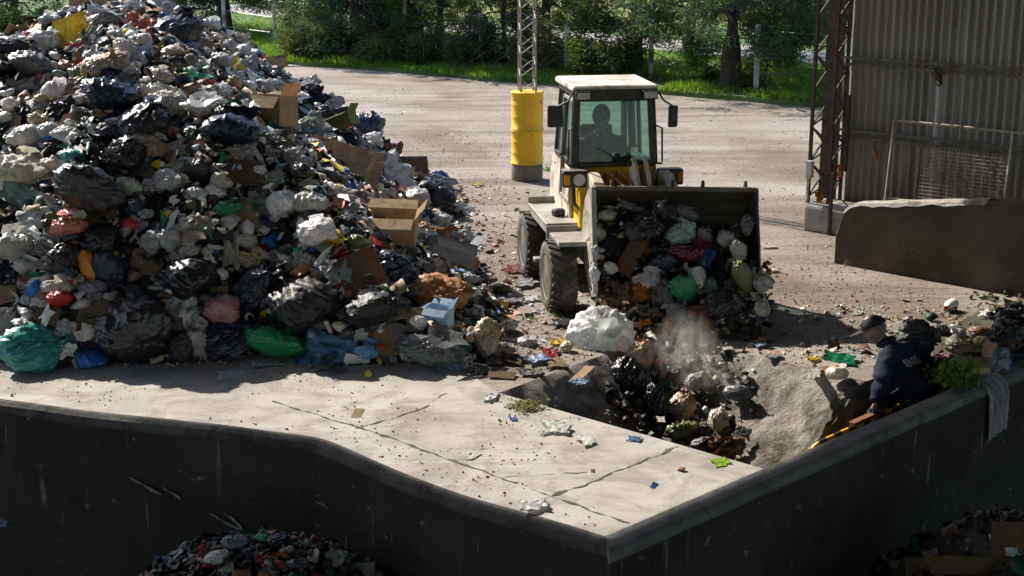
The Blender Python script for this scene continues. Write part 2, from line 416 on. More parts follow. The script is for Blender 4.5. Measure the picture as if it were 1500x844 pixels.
def normals_of(path):
    out = []
    for i in range(len(path)):
        d = (path[min(i+1, len(path)-1)]-path[max(i-1, 0)]).normalized(); out.append(Vector((d.y, -d.x)))
    return out
ln = normals_of(LW)
dl = (LW[-1]-LW[-2]).normalized(); nl = Vector((dl.y, -dl.x))
mit = (nl+rwn).normalized()/((nl+rwn).normalized().dot(nl)); ln[-1] = mit
worn('coping_lit', (.10, .097, .092), (.175, .17, .16), .95, 3, .8, .05, dirt=(.055, .05, .045), dlo=.52, dhi=.66)  # coping made paler for the right wall, its light put into the colour
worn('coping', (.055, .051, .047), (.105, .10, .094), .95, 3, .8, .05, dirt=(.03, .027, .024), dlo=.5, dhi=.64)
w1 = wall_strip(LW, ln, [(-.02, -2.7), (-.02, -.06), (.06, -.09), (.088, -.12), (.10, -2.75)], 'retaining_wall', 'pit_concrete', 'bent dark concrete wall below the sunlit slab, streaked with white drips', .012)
cp1 = wall_strip(LW, ln, [(.0, -.12), (0, .006), (.045, .003), (.085, -.03), (.098, -.09), (.08, -.13)], 'coping', 'coping', None, .008); cp1.parent = w1; del cp1['category']
RWP = [C0, C0+rwd*2, C0+rwd*5, C0+rwd*9, RW_FAR]; RWN = [mit, rwn, rwn, rwn, rwn]
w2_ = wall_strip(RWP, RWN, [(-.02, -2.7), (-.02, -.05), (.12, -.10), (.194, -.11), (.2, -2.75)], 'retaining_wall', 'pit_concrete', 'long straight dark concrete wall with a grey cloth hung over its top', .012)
cp2 = wall_strip(RWP, RWN, [(-.006, -.15), (-.004, .006), (.15, .0), (.19, -.03), (.206, -.08), (.19, -.12)], 'coping', 'coping_lit', None, .008); cp2.parent = w2_; del cp2['category']

# lime splashes on the bent wall
def on_wall(px, py):
    d = ray(px, py)
    for p, q in zip(LW, LW[1:]):
        a_ = p+ln[-3]*0; n_ = Vector(((q-p).y, -(q-p).x)).normalized(); p2_, q2_ = p+n_*.118, q+n_*.118
        x_ = isect(Vector((0, 0)), Vector((d.x, d.y)), p2_, (q2_-p2_))
        if (x_-p2_).dot(q2_-p2_) >= 0 and (x_-q2_).dot(p2_-q2_) >= 0 and x_.y > 5: return Vector((x_.x, x_.y, CH + d.z*x_.y/d.y))
worn('lime', (.13, .13, .12), (.26, .26, .25), .95, 14, .4, .01, dirt=(.05, .045, .04), dlo=.5, dhi=.6)
for strokes in ([(190, 700, 4), (205, 708, 7), (222, 718, 8), (236, 724, 3)], [(238, 714, 3), (250, 722, 6), (262, 729, 9), (264, 731, 3)], [(308, 752, 4), (325, 763, 8), (345, 773, 6), (352, 776, 2)], [(328, 752, 3), (340, 760, 8), (352, 772, 9), (356, 776, 3)], [(462, 735, 2), (472, 739, 4), (480, 744, 2)], [(382, 772, 3), (392, 780, 8), (402, 788, 6)]):
    bm = BM(); prev = None
    for k in range(len(strokes)*5-4):
        f = k/5; i = min(int(f), len(strokes)-2); u_ = f-i; a0, a1 = strokes[i], strokes[i+1]
        px, py, w_ = (a0[j]+(a1[j]-a0[j])*u_ for j in range(3)); w_ *= .6+.5*noise.noise(Vector((px*.2, py*.2, 2)))
        A, B = on_wall(px, py-w_*.5), on_wall(px, py+w_*.5)
        if A is None or B is None: continue
        r_ = (bm.verts.new(A), bm.verts.new(B))
        if prev: bm.faces.new((prev[0], prev[1], r_[1], r_[0]))
        prev = r_
    build('splash', bm, 'lime', w1)

# ------------------------------------------------------------------ far grass, road, fence
EDGE = [g2(*p) for p in ((120, 70), (385, 93), (560, 104), (700, 118), (850, 128), (1000, 141), (1180, 156), (1320, 168))]
edge_fine = []
for p, q in zip(EDGE, EDGE[1:]):
    for i in range(10):
        r_ = p.lerp(q, i/10); edge_fine.append(r_ + Vector((0, .35*noise.noise(Vector((r_.x*.7, r_.y*.7, 0))))))
edge_fine.append(EDGE[-1])
worn('grass_soil', (.042, .085, .02), (.085, .14, .035), .95, .8, .6, .1, dirt=(.07, .055, .035), dlo=.56, dhi=.68)
bm = BM(); prism(bm, [tuple(p) for p in edge_fine] + [(60, 20), (300, 60), (300, 420), (-300, 420), (-300, 110), (-60, 75)], -.02, .12, 'z')
build('grass_ground', bm, 'grass_soil').__setitem__('kind', 'structure')
sheet('far_field', [Vector((40, 62)), Vector((200, 62)), Vector((200, 420)), Vector((-200, 420)), Vector((-60, 110)), Vector((-6, 68)), Vector((12, 56))], .128, worn('dry_grass', (.13, .16, .035), (.24, .25, .08), .95, 1.2, .6, .1))
rd0, rd1 = Vector((7, 50)), Vector((-6, 63.5)); rdd = (rd1-rd0).normalized(); rdn = Vector((-rdd.y, rdd.x))
sheet('far_road', [rd0-rdd*16-rdn*1.7, rd0-rdd*16+rdn*1.7, rd1+rdd*40+rdn*1.7, rd1+rdd*40-rdn*1.7], .13, worn('road_dust', (.26, .245, .23), (.36, .34, .325), .95, .6, .3, .03))
def edge_y(x):
    for p, q in zip(EDGE, EDGE[1:]):
        if min(p.x, q.x) <= x <= max(p.x, q.x): return p.y + (q.y-p.y)*(x-p.x)/(q.x-p.x)
    return 36 if x > 0 else 60
# grass blades
nb = 60000
xs = nrng.uniform(-14, 14, nb); off = nrng.exponential(5.5, nb)
ey = np.interp(-xs, [-p.x for p in EDGE][::-1] if EDGE[0].x > EDGE[-1].x else [-p.x for p in EDGE[::-1]], [p.y for p in EDGE[::-1]])
ys = ey + off - .12
rel = np.c_[xs-rd0.x, ys-rd0.y]; dist_r = np.abs(rel @ np.array([rdn.x, rdn.y]))
clump = np.array([noise.noise(Vector((x*.9, y*.9, 5))) for x, y in zip(xs, ys)])
keep = (dist_r > 2.3) & (ys < 80) & (clump > -.35)
xs, ys, clump = xs[keep], ys[keep], clump[keep]; n = len(xs)
hh = (nrng.uniform(.06, .2, n))*(1+1.0*np.clip(clump+.1, 0, 1)); an = nrng.uniform(0, math.tau, n); wd = nrng.uniform(.012, .03, n)
lean = nrng.normal(0, .06, (n, 2))
b0 = np.c_[xs-np.cos(an)*wd, ys-np.sin(an)*wd, np.full(n, .11)]; b1 = np.c_[xs+np.cos(an)*wd, ys+np.sin(an)*wd, np.full(n, .11)]
b2 = np.c_[xs+lean[:, 0], ys+lean[:, 1], .11+hh]
leaf_mat('grass_blade', (.065, .13, .018), (.14, .215, .035), .5)
tag(link('grass', mesh_np('grass', np.stack([b0, b1, b2], 1).reshape(-1, 3), np.arange(3*n).reshape(-1, 3), 'grass_blade')), kind='stuff')
# weeds at the barrel's foot and a few along the yard
worn('post_concrete', (.38, .37, .36), (.54, .53, .51), .9, 3, .3, .02, dirt=(.12, .11, .09))
fence = empty('wire_fence', v3(g2(830, 107), .1), 0, 'wire fence on thin pale concrete posts in front of the dark trees', 'fence')
fo = fence.location.copy()
posts = []
for px, py, hgt, bent, br in ((330, 62, 1.9, 0, 0), (404, 70, 1.75, 0, 0), (500, 80, 1.7, 0, 0), (594, 86, 2.1, 0, 1), (705, 97, 1.6, 0, 0), (830, 108, 1.45, 0, 0), (953, 114, 1.62, 1, 0), (1107, 134, 1.75, 0, 0), (1230, 146, 1.7, 0, 0)):
    p = at_z(px, py, .11) - fo; posts.append((p, hgt)); bm = BM()
    sqbar(bm, p+Vector((0, 0, -.1)), p+Vector((0, 0, hgt)), .13, .12)
    if bent: sqbar(bm, p+Vector((0, 0, hgt-.03)), p+Vector((.2, -.1, hgt+.28)), .12, .11)
    if br:
        sqbar(bm, p+Vector((-.35, 0, 0)), p+Vector((0, 0, 1.0)), .07); sqbar(bm, p+Vector((.35, 0, 0)), p+Vector((0, 0, 1.0)), .07)
    build('post', bm, 'post_concrete', fence, .012)
worn('wire_steel', (.16, .16, .16), (.28, .28, .27), .5, 5, 0, 0, .8)
for k, f_ in enumerate((.3, .6, .92)):
    bm = BM(); tube(bm, [p + Vector((0, -.07, h_*f_)) for p, h_ in posts], .008, 4); build('wire', bm, 'wire_steel', fence)

# ------------------------------------------------------------------ trees
leaf_mat('needles_dark', (.028, .056, .038), (.062, .10, .06), .38)
leaf_mat('needles_olive', (.06, .078, .034), (.11, .125, .05), .4)
leaf_mat('leaves_green', (.06, .115, .025), (.12, .18, .04), .45)
worn('bark', (.05, .04, .032), (.115, .095, .08), .95, 5, .9, .06, stretch=(3, 3, .5))
def crown_mesh(name, seed, rad, zb, zt, dens, mat, droop, shape='cone'):
    r_ = np.random.default_rng(seed); cl = []
    nclump = int(205*dens)
    while len(cl) < nclump:
        z = zb + (zt-zb)*r_.beta(.75, 1.5)
        f = (z-zb)/(zt-zb)
        rr = rad*(1-f)**.7*(min(1, .55+f*6) if shape == 'cone' else 1) if shape == 'cone' else rad*math.sqrt(max(0, 1-(2*f-1)**2)+.02)
        a = r_.uniform(0, math.tau); k = rr*math.sqrt(r_.uniform(.08, 1))
        if noise.noise(Vector((k*math.cos(a)*.8+seed*9, k*math.sin(a)*.8, z*.9))) < .06: continue      # gaps
        cl.append((k*math.cos(a), k*math.sin(a), z, r_.uniform(.22, .5)*(1 if z < 4.0 else 2.0)))
    P = []
    for (x, y, z, s) in cl:
        m = 150 if z < 4.0 else 14
        c = r_.normal(0, 1, (m, 3))*np.array([s*.5, s*.5, s*.36]) + np.array([x, y, z])
        c[:, 2] -= droop*np.hypot(c[:, 0]-x, c[:, 1]-y)
        d = r_.normal(0, 1, (m, 3)); d[:, 2] = d[:, 2]*.5 - droop; d /= np.linalg.norm(d, axis=1)[:, None]
        sd = np.cross(d, r_.normal(0, 1, (m, 3))); sd /= np.linalg.norm(sd, axis=1)[:, None]
        L_ = r_.uniform(.035, .11, (m, 1))*(1 if z < 4.0 else 4); W_ = L_*r_.uniform(.15, .35, (m, 1))
        P.append(np.stack([c-d*L_, c+sd*W_, c+d*L_, c-sd*W_*.6], 1))
    P = np.concatenate(P).reshape(-1, 3); P[:, 2] = np.maximum(P[:, 2], .05)
    return mesh_np(name, P, np.arange(len(P)).reshape(-1, 4), mat)
def trunk_mesh(seed, r0, h, limbs, zl):
    q = random.Random(seed); bm = BM()
    pts = [Vector((.12*noise.noise(Vector((i*.5, seed, 0)))*i, .12*noise.noise(Vector((i*.5, seed, 9)))*i, h*i/8)) for i in range(9)]
    tube(bm, pts, [r0*(1.2 if i == 0 else 1)*(1-.85*i/8)+.01 for i in range(9)], 10)
    for k in range(limbs):
        z = q.uniform(zl, min(h*.8, zl+3.0)); a = q.uniform(0, math.tau); L_ = q.uniform(1.0, 2.2)
        d = Vector((math.cos(a), math.sin(a), q.uniform(-.15, .35)))
        base = Vector((0, 0, z)); mid = base + d*L_*.5; tip = mid + Vector((d.x*L_*.5, d.y*L_*.5, -.25*L_))
        tube(bm, [base, mid, tip], [r0*.28, r0*.18, .012], 6)
    me = bpy.data.meshes.new('trunk'); bmesh.ops.recalc_face_normals(bm, faces=bm.faces[:]); bm.to_mesh(me); bm.free(); me.materials.append(M('bark'))
    me.polygons.foreach_set('use_smooth', [True]*len(me.polygons)); return me
crowns = {
    'skirt': [(crown_mesh('crown', 1, 2.3, .15, 9, 1.25, 'needles_dark', .35), trunk_mesh(1, .2, 8, 10, .6)),
              (crown_mesh('crown', 2, 1.9, .1, 8, 1.1, 'needles_dark', .5), trunk_mesh(2, .16, 7, 10, .5))],
    'high': [(crown_mesh('crown', 3, 3.4, 1.35, 10, 1.3, 'needles_dark', .6), trunk_mesh(3, .27, 9, 14, 1.3)),
             (crown_mesh('crown', 4, 2.8, 1.2, 9, 1.0, 'needles_olive', .6), trunk_mesh(4, .2, 8, 14, 1.2))],
    'bush': [(crown_mesh('crown', 5, 1.15, .05, 1.7, .42, 'needles_olive', .1, 'ball'), trunk_mesh(5, .06, 1.2, 7, .1)),
             (crown_mesh('crown', 6, 1.0, .05, 1.4, .36, 'leaves_green', .1, 'ball'), trunk_mesh(6, .05, 1.0, 7, .1))],
    'pale': [(crown_mesh('crown', 8, 1.5, 1.0, 6, .4, 'leaves_green', .2), trunk_mesh(8, .1, 5, 8, 1.0))],
}
TREES = [  # px, py of the foot, kind, which, scale, label
    (520, 86, 'skirt', 0, 1.0, 'dense dark conifer hanging to the grass, just beyond the braced fence post'),
    (462, 80, 'skirt', 1, 1.0, 'dark low-branched conifer standing beside the pale fence post near the heap'),
    (565, 80, 'skirt', 1, .95, 'dark conifer crowded against the braced fence post'),
    (645, 78, 'high', 1, .85, 'dark conifer between the braced fence post and the lattice mast'),
    (610, 52, 'high', 1, 1.0, 'bare-stemmed tree whose trunk shows in the sunny gap beside the braced post'),
    (738, 96, 'skirt', 1, .8, 'dark conifer right behind the lattice mast'),
    (800, 84, 'high', 1, .9, 'olive drooping tree behind the wire fence, just past the lattice mast'),
    (930, 106, 'high', 1, 1.05, 'dark drooping tree with slim trunk beside the bent fence post'),
    (1070, 132, 'high', 0, 1.0, 'biggest tree, with thick dark trunk, on the grass near the shed'),
    (1150, 100, 'high', 1, 1.1, 'drooping tree half hidden behind the corner of the metal shed'),
    (1010, 74, 'high', 1, 1.0, 'drooping tree across the far road between bent post and thick trunk'),
    (330, 48, 'high', 0, 1.0, 'dark tree rising behind the right shoulder of the rubbish heap'),
    (270, 40, 'skirt', 0, 1.1, 'dark tree behind the top of the rubbish heap'),
    (25, 42, 'skirt', 0, 1.15, 'dark tree in the corner beyond the heap'),
    (600, 86, 'pale', 0, .8, 'slender pale green sapling growing at the braced fence post'),
    (1225, 110, 'high', 1, 1.0, 'drooping tree showing through the lattice at the shed corner'),
    (430, 52, 'high', 1, .9, 'thin dark tree on the sunny grass beyond the heap'),
]
shade_trees = [(-15, 62), (-19, 60), (-10, 66), (-13, 72), (-4, 70)]
for k, (px, py, kd, wh, sc, lab) in enumerate(TREES):
    cm, tm = crowns[kd][wh]; p = at_z(px, py, .1)
    t = empty('tree', p, rng.uniform(0, 6.28), lab, 'tree', 'trees beyond the yard'); t.scale = (sc, sc, sc)
    link('trunk', tm, None, t); link('crown', cm, None, t)
for k, (px, py, wh, sc, lab) in enumerate(((900, 112, 0, 1.1, 'brownish bush over the loader roof by the bent post'), (690, 98, 0, .9, 'olive bush under the fence left of the mast'), (780, 104, 0, 1.1, 'olive bush against the lattice mast'), (850, 112, 1, .7, 'green bush peeping over the loader cab'),
        (1120, 132, 1, 1.0, 'leafy green bush beside the pale fence post near the shed'), (1035, 122, 1, .8, 'green bush at the foot of the thick tree'), (440, 84, 0, 1.0, 'dark bush beside the heap and the first fence post'), (560, 92, 0, .9, 'dark bush at the braced fence post'), (620, 92, 0, .9, 'dark bush in front of the gap by the braced post'))):
    cm, tm = crowns['bush'][wh]
    t = empty('bush', at_z(px, py, .1), rng.uniform(0, 6), lab, 'bush', 'bushes along the fence'); t.scale = (sc, sc, sc)
    link('stem', tm, None, t); link('crown', cm, None, t)

# ------------------------------------------------------------------ metal shed on the right
SH = at_z(1196, 338); SH.z = 0
su = Vector((math.cos(R(-40.5)), math.sin(R(-40.5)), 0)); sv = Vector((-su.y, su.x, 0))
shed = empty('metal_shed', SH, R(-40.5), 'open shed of streaked grey corrugated sheet on a rusty lattice corner column', 'shed')
def corr_mat():
    m = bpy.data.materials.new('corrugated'); t, b, N, L = nodes(m)
    c = ramp(t, noise_n(t, mapping(t, (1, 1, 1)), .9, 8, .6), [(.3, (.175, .162, .147)), (.7, (.27, .253, .232))])
    st_ = noise_n(t, mapping(t, (5, 1, .10)), 2.2, 6, .6)
    c = mix(t, ramp(t, st_, [(.55, (0,)*3), (.7, (.75,)*3)]), c, (.42, .415, .405))
    c = mix(t, ramp(t, noise_n(t, mapping(t, (3, 1, .16)), 1.7, 7, .65), [(.54, (0,)*3), (.68, (.8,)*3)]), c, (.2, .14, .095))
    # run-off stain under the purlin joint
    tc = N.new('ShaderNodeTexCoord'); sp = N.new('ShaderNodeSeparateXYZ'); L.new(tc.outputs['Object'], sp.inputs[0])
    ma = N.new('ShaderNodeMath'); ma.operation = 'SUBTRACT'; ma.inputs[1].default_value = 1.58; L.new(sp.outputs[0], ma.inputs[0])
    mb = N.new('ShaderNodeMath'); mb.operation = 'ABSOLUTE'; L.new(ma.outputs[0], mb.inputs[0])
    mz = N.new('ShaderNodeMath'); mz.operation = 'LESS_THAN'; mz.inputs[1].default_value = 2.42; L.new(sp.outputs[2], mz.inputs[0])
    mm = N.new('ShaderNodeMath'); mm.operation = 'MULTIPLY'; L.new(ramp(t, mb.outputs[0], [(.03, (.7,)*3), (.13, (0,)*3)]), mm.inputs[0]); L.new(mz.outputs[0], mm.inputs[1])
    c = mix(t, mm.outputs[0], c, (.52, .52, .53))
    L.new(c, b.inputs['Base Color']); b.inputs['Roughness'].default_value = .6; b.inputs['Metallic'].default_value = .15; MATS['corrugated'] = m
corr_mat()
worn('rusty_steel', (.045, .032, .027), (.10, .075, .062), .75, 6, .4, .02, .3, dirt=(.13, .06, .03), dlo=.55, dhi=.65)
worn('shed_kerb', (.30, .29, .26), (.42, .40, .36), .92, 3, .4, .03, dirt=(.16, .13, .10))
worn('purlin_steel', (.09, .082, .075), (.18, .165, .15), .7, 6, .3, .02, .3, dirt=(.12, .07, .04))
X0, X1 = .16, 9.0
bm = BM(); prev = None
for i in range(int((X1-X0)/.0155)):
    x = X0+i*.0155; y = .45+.026*(1+.35*noise.noise(Vector((x*1.1, 0, 4))))*math.sin(x/.125*math.tau+.5*noise.noise(Vector((x*.9, 2, 0)))) + .012*noise.noise(Vector((x*.8, 5, 0)))
    r_ = [bm.verts.new((x, y, z)) for z in (.42, 1.2, 2.0, 2.47)] + [bm.verts.new((x, y-.012+.006*noise.noise(Vector((x*2, z, 0))), z)) for z in (2.42, 3.4, 6.4)]
    if prev:
        for k in (0, 1, 2, 4, 5): bm.faces.new((prev[k], r_[k], r_[k+1], prev[k+1]))
    prev = r_
build('corrugated_wall', bm, 'corrugated', shed, smooth=True)
for z in (1.42, 2.50):
    bm = BM()
    for dz in (0, .1):
        sqbar(bm, (X0-.1, .38, z+dz), (X1, .38, z+dz), .026, .04)
    x = X0
    while x < X1:
        sqbar(bm, (x, .38, z), (x+.28, .38, z+.1), .015); x += .3
    build('purlin', bm, 'purlin_steel', shed)
bm = BM()
cx0, cx1, cy0, cy1 = -.20, .14, .05, .42
for x in (cx0, cx1):
    for y in (cy0, cy1): sqbar(bm, (x, y, .4), (x, y, 6.4), .045)
z = .5; fl = 1
while z < 6.2:
    for y in (cy0, cy1): sqbar(bm, (cx0, y, z), (cx1, y, z+.26), .022) if fl else sqbar(bm, (cx1, y, z), (cx0, y, z+.26), .022)
    for x in (cx0, cx1): sqbar(bm, (x, cy0, z), (x, cy1, z+.26), .022) if fl else sqbar(bm, (x, cy1, z), (x, cy0, z+.26), .022)
    z += .27; fl = 1-fl
build('lattice_column', bm, 'rusty_steel', shed)
bm = BM(); box(bm, (-.03, .38, 2.4), (.24, .02, 4.0)); build('web_plate', bm, 'rusty_steel', shed)
bm = BM(); sqbar(bm, (.24, .34, .9), (.24, .34, 2.05), .05); build('down_pipe', bm, 'rusty_steel', shed)
bm = BM(); box(bm, (-.16, -.02, .93), (.1, .09, .26)); tube(bm, [(-.16, -.03, .8), (-.16, -.04, .5), (-.18, -.03, .42)], .02); build('switch_box', bm, worn('grey_plastic', (.45, .45, .43), (.58, .57, .55), .5, 5, 0, 0, dirt=(.2, .17, .13)), shed, .01)
# unseen roof, its outline shaped so that its shade reaches the pit wall tops
RH = 6.5; sh = -RH/math.tan(SUN_EL)
shv = Vector((AZ[0], AZ[1]))*sh
rp = [C0+Vector((.02, -.02)), C0+rwd*2.6+rwn*.03, g2(1372, 552), g2(1440, 508), g2(1500, 474), g2(1560, 430)]
rp = [p+shv for p in rp] + [Vector((SH.x, SH.y))+Vector((-1.2, 3.2)), Vector((SH.x, SH.y))+Vector((12, -7))+V*3, Vector((26, -4)), Vector((26, -26)), Vector((-22, -26)), Vector((-15, 8))]
rp += [p + nn*.03 + shv for p, nn in list(zip(LW, ln))[14:-1]]
bm = BM(); inv = Matrix.Translation(-SH); rot = Matrix.Rotation(R(40.5), 4, 'Z')
prism(bm, [tuple((rot @ (v3(p, 0)-SH)).to_2d()) for p in rp], RH, RH+.12, 'z')
build('roof', bm, 'corrugated', shed)
# kerb under the shed wall
def local_shed(x, y, z): return SH + su*x + sv*y + Vector((0, 0, z))
bm = BM()
pr = [(-.12, 0), (-.12, .36), (-.05, .42), (.5, .44), (.5, 0)]
prism(bm, [(p[0], p[1]) for p in pr], -.16, 2.4, 'x')
k = build('low_wall', bm, 'shed_kerb', None, .02); k.location = SH; k.rotation_euler.z = R(-40.5); tag(k, 'low pale concrete kerb wall under the corrugated shed wall', 'wall')
bm = BM(); sqbar(bm, (.30, -.16, 0.0), (.30, -.16, .95), .045); k2 = build('stake', bm, 'rusty_steel'); k2.location = SH; k2.rotation_euler.z = R(-40.5); tag(k2, 'rusty steel stake standing against the low kerb wall at the shed corner', 'stake')

# leaning mesh gate
gate = empty('mesh_gate', local_shed(1.15, -.15, .38), R(-40.5), 'wire mesh gate frame leaning against the corrugated shed wall', 'gate')
gm = Matrix.Rotation(R(-6), 4, 'X'); GW, GH = 3.5, 1.42
worn('gate_steel', (.24, .205, .175), (.40, .36, .32), .6, 7, .2, .01, .5, dirt=(.12, .06, .03))
def gp(x, z): return gm @ Vector((x, 0, z))
bm = BM()
for a, b in (((0, 0), (0, GH)), ((GW, 0), (GW, GH)), ((0, 0), (GW, 0)), ((0, GH), (GW, GH)), ((GW*.5, 0), (GW*.5, GH)), ((0, .3), (GW, .3))): bar(bm, gp(*a), gp(*b), .02, 6)
build('gate_frame', bm, 'gate_steel', gate)
bm = BM()
for i in range(1, 33):
    x = GW*i/66+GW*.02
    if i > 6: bar(bm, gp(x, .02+(.3 if i < 12 else 0)), gp(x, GH*.78), .005, 4)
for i in range(20):
    z = .06+i*.052; bar(bm, gp(GW*.14 if z > .3 else .05, z), gp(GW*.5, z), .007, 4)
for i in range(10, 21):
    z = .06+i*.052; bar(bm, gp(GW*.83, z), gp(GW*.99, z), .007, 4)
build('wire_mesh', bm, 'gate_steel', gate)

# heavy concrete barrier
B0, B1 = g2(1222, 386), g2(1500, 436); bd = (B1-B0).normalized(); bn = Vector((bd.y, -bd.x))
bm = BM(); Lb = (B1-B0).length+3.5; nseg = 64; rows = []
for i in range(nseg+1):
    f = i/nseg; x = Lb*f
    top = .82+.42*min(1.3, x/(B1-B0).length)
    edge = min(1, x/.28); top *= (.55+.45*math.sqrt(1-(1-edge)**2))
    ring = []
    for (y, z) in ((0, 0), (.0, .25), (.005, .5), (.01, .75), (.012, .955), (.035, 1), (.265, 1), (.29, .955), (.3, 0)):
        q = B0 + bd*x - bn*(y) ; w_ = .03*fbm(Vector((x*1.5, y*4, z*2+3)), 4)
        ring.append(bm.verts.new(v3(q+bn*w_, max(0, z*top + (w_*.8 if z > .4 else 0)) - (.02 if z == 0 else 0))))
    rows.append(ring)
for a, b in zip(rows, rows[1:]):
    for k in range(8): bm.faces.new((a[k], b[k], b[k+1], a[k+1]))
bm.faces.new(rows[0]); bm.faces.new(rows[-1][::-1])
bar_o = build('barrier_wall', bm, 'barrier_concrete'); tag(bar_o, 'thick dark concrete barrier with a crumbled end, in front of the shed', 'wall')
# the broken top of its outer end, coloured paler along the sunlit stretch
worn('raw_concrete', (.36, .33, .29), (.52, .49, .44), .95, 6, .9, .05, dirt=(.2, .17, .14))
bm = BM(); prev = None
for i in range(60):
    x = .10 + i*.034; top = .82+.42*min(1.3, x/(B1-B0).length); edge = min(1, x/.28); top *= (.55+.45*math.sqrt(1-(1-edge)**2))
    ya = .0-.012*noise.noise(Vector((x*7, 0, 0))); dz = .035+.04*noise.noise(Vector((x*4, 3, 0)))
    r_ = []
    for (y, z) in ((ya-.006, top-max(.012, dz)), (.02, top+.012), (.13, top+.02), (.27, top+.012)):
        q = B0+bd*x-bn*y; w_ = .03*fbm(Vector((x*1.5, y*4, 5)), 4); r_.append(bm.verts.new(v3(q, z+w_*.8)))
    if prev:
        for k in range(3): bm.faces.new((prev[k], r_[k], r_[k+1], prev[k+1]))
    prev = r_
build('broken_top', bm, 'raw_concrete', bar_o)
# faint chalk marks on it
fc = bpy.data.curves.new('chalk_mark', 'FONT'); fc.body = 'V/AS'; fc.size = .13; fc.extrude = .001
fo_ = bpy.data.objects.new('chalk_mark', fc); COL.objects.link(fo_); fo_.parent = bar_o
q = B0 + bd*1.02 + bn*.055; fo_.location = v3(q, .36); fo_.rotation_euler = (R(90), 0, math.atan2(bd.y, bd.x)); fc.materials.append(worn('chalk', (.10, .085, .07), (.17, .15, .13), .9, 20, 0, 0))

# ------------------------------------------------------------------ barrel column and lattice mast
BC = at_z(772, 263); BC.z = 0
worn('barrel_yellow', (.74, .40, .012), (.84, .50, .025), .5, 3, .1, .02, dirt=(.16, .08, .03), dlo=.62, dhi=.67, dscale=4)
worn('barrel_concrete', (.13, .11, .095), (.24, .21, .18), .92, 5, .5, .03)
drum = empty('barrel_column', BC, 0, 'yellow column of two stacked oil barrels holding up the lattice mast', 'column')
bm = BM(); lathe(bm, [(.275, 0), (.285, .02), (.285, .26), (.28, .30)], 32); build('footing', bm, 'barrel_concrete', drum, smooth=True)
zb = .30
for hd in (.62, .68):
    pr = [(.28, 0), (.297, .005), (.297, .022), (.285, .03)]
    for f in (.34, .67): pr += [(.285, hd*f-.018), (.288, hd*f-.006), (.288, hd*f+.006), (.285, hd*f+.018)]
    pr += [(.285, hd-.03), (.297, hd-.02), (.297, hd-.004), (.275, hd-.002)]
    bm = BM(); lathe(bm, pr, 40, Matrix.Translation((.003*zb, 0, zb))); build('barrel', bm, 'barrel_yellow', drum, smooth=False); zb += hd
for o in drum.children: o.data.polygons.foreach_set('use_smooth', [True]*len(o.data.polygons))
worn('mast_steel', (.20, .185, .17), (.33, .31, .29), .6, 6, .2, .01, .4, dirt=(.14, .08, .05))
mast = empty('lattice_mast', BC+Vector((0, 0, zb-.004)), R(8), 'slim grey steel lattice mast rising from the yellow barrel column', 'mast')
bm = BM(); mw = .135
cs = [(-mw, -mw), (mw, -mw), (mw, mw), (-mw, mw)]
for c in cs: sqbar(bm, (*c, 0), (*c, 5.0), .03)
build('chord', bm, 'mast_steel', mast)
bm = BM(); z = .02; fl = 0
while z < 4.9:
    for i in range(4):
        a, b = cs[i], cs[(i+1) % 4]
        if fl: a, b = b, a
        bar(bm, (*a, z), (*b, z+.2), .009, 5)
    z += .2; fl = 1-fl
build('lacing', bm, 'mast_steel', mast)
# ================================================================== THE LOADER
worn('loader_yellow', (.80, .45, .012), (.88, .53, .02), .42, 3, .06, .01, dirt=(.22, .13, .06), dlo=.56, dhi=.72, dscale=2.5)
worn('loader_cream', (.54, .49, .41), (.68, .63, .55), .55, 3, .12, .01, dirt=(.27, .21, .15), dlo=.47, dhi=.64, dscale=3.5)
worn('dark_metal', (.028, .028, .028), (.06, .058, .055), .55, 5, .2, .01, .3, dirt=(.10, .08, .06), dlo=.55, dhi=.7)
worn('black_frame', (.018, .019, .019), (.035, .036, .035), .45, 5, .1, .01, dirt=(.07, .06, .05))
worn('grey_plate', (.25, .235, .215), (.37, .35, .325), .6, 3, .25, .01, .2, dirt=(.17, .13, .10), dlo=.48, dhi=.66)
worn('bucket_steel', (.085, .070, .056), (.16, .135, .11), .55, 2.5, .35, .02, .35, dirt=(.10, .06, .035), dlo=.5, dhi=.68)
worn('scraped_lit_steel', (.40, .37, .32), (.56, .52, .46), .5, 4, .3, .015, .35, dirt=(.19, .15, .12), dlo=.48, dhi=.66)
worn('tyre_rubber', (.035, .032, .03), (.07, .064, .058), .85, 6, .4, .02, dirt=(.22, .185, .15), dlo=.46, dhi=.68, dscale=3)
worn('rim_steel', (.26, .23, .19), (.40, .36, .3), .7, 5, .3, .02, dirt=(.14, .11, .085))
worn('arm_beige', (.50, .42, .32), (.64, .56, .45), .55, 4, .15, .01, dirt=(.30, .2, .12), dlo=.54, dhi=.7)
worn('lamp_glass', (.42, .40, .36), (.65, .63, .58), .15, 14, .3, .02)
worn('indicator_orange', (.55, .2, .01), (.65, .26, .02), .3, 9, 0, 0)
worn('olive_paint', (.32, .34, .05), (.42, .42, .08), .5, 6, .1, .01, dirt=(.2, .16, .06))
worn('seat_vinyl', (.018, .018, .018), (.03, .03, .03), .6, 8, .2, .01)
glass_mat('cab_glass', (.50, .74, .66), .035)
glass_mat('cab_glass_side', (.58, .76, .71), .16)
worn('rust_pipe', (.08, .045, .03), (.15, .09, .06), .8, 7, .4, .01)
PHI = R(9)
LO = Vector((1.40, 17.9, 0))
L_ = empty('wheel_loader', LO, PHI, 'small yellow wheel loader with dark cab frame, tipping its full bucket', 'wheel loader')
Q = Matrix.Translation(LO) @ Matrix.Rotation(PHI, 4, 'Z')
def lo(p): return Q.inverted() @ Vector(p)

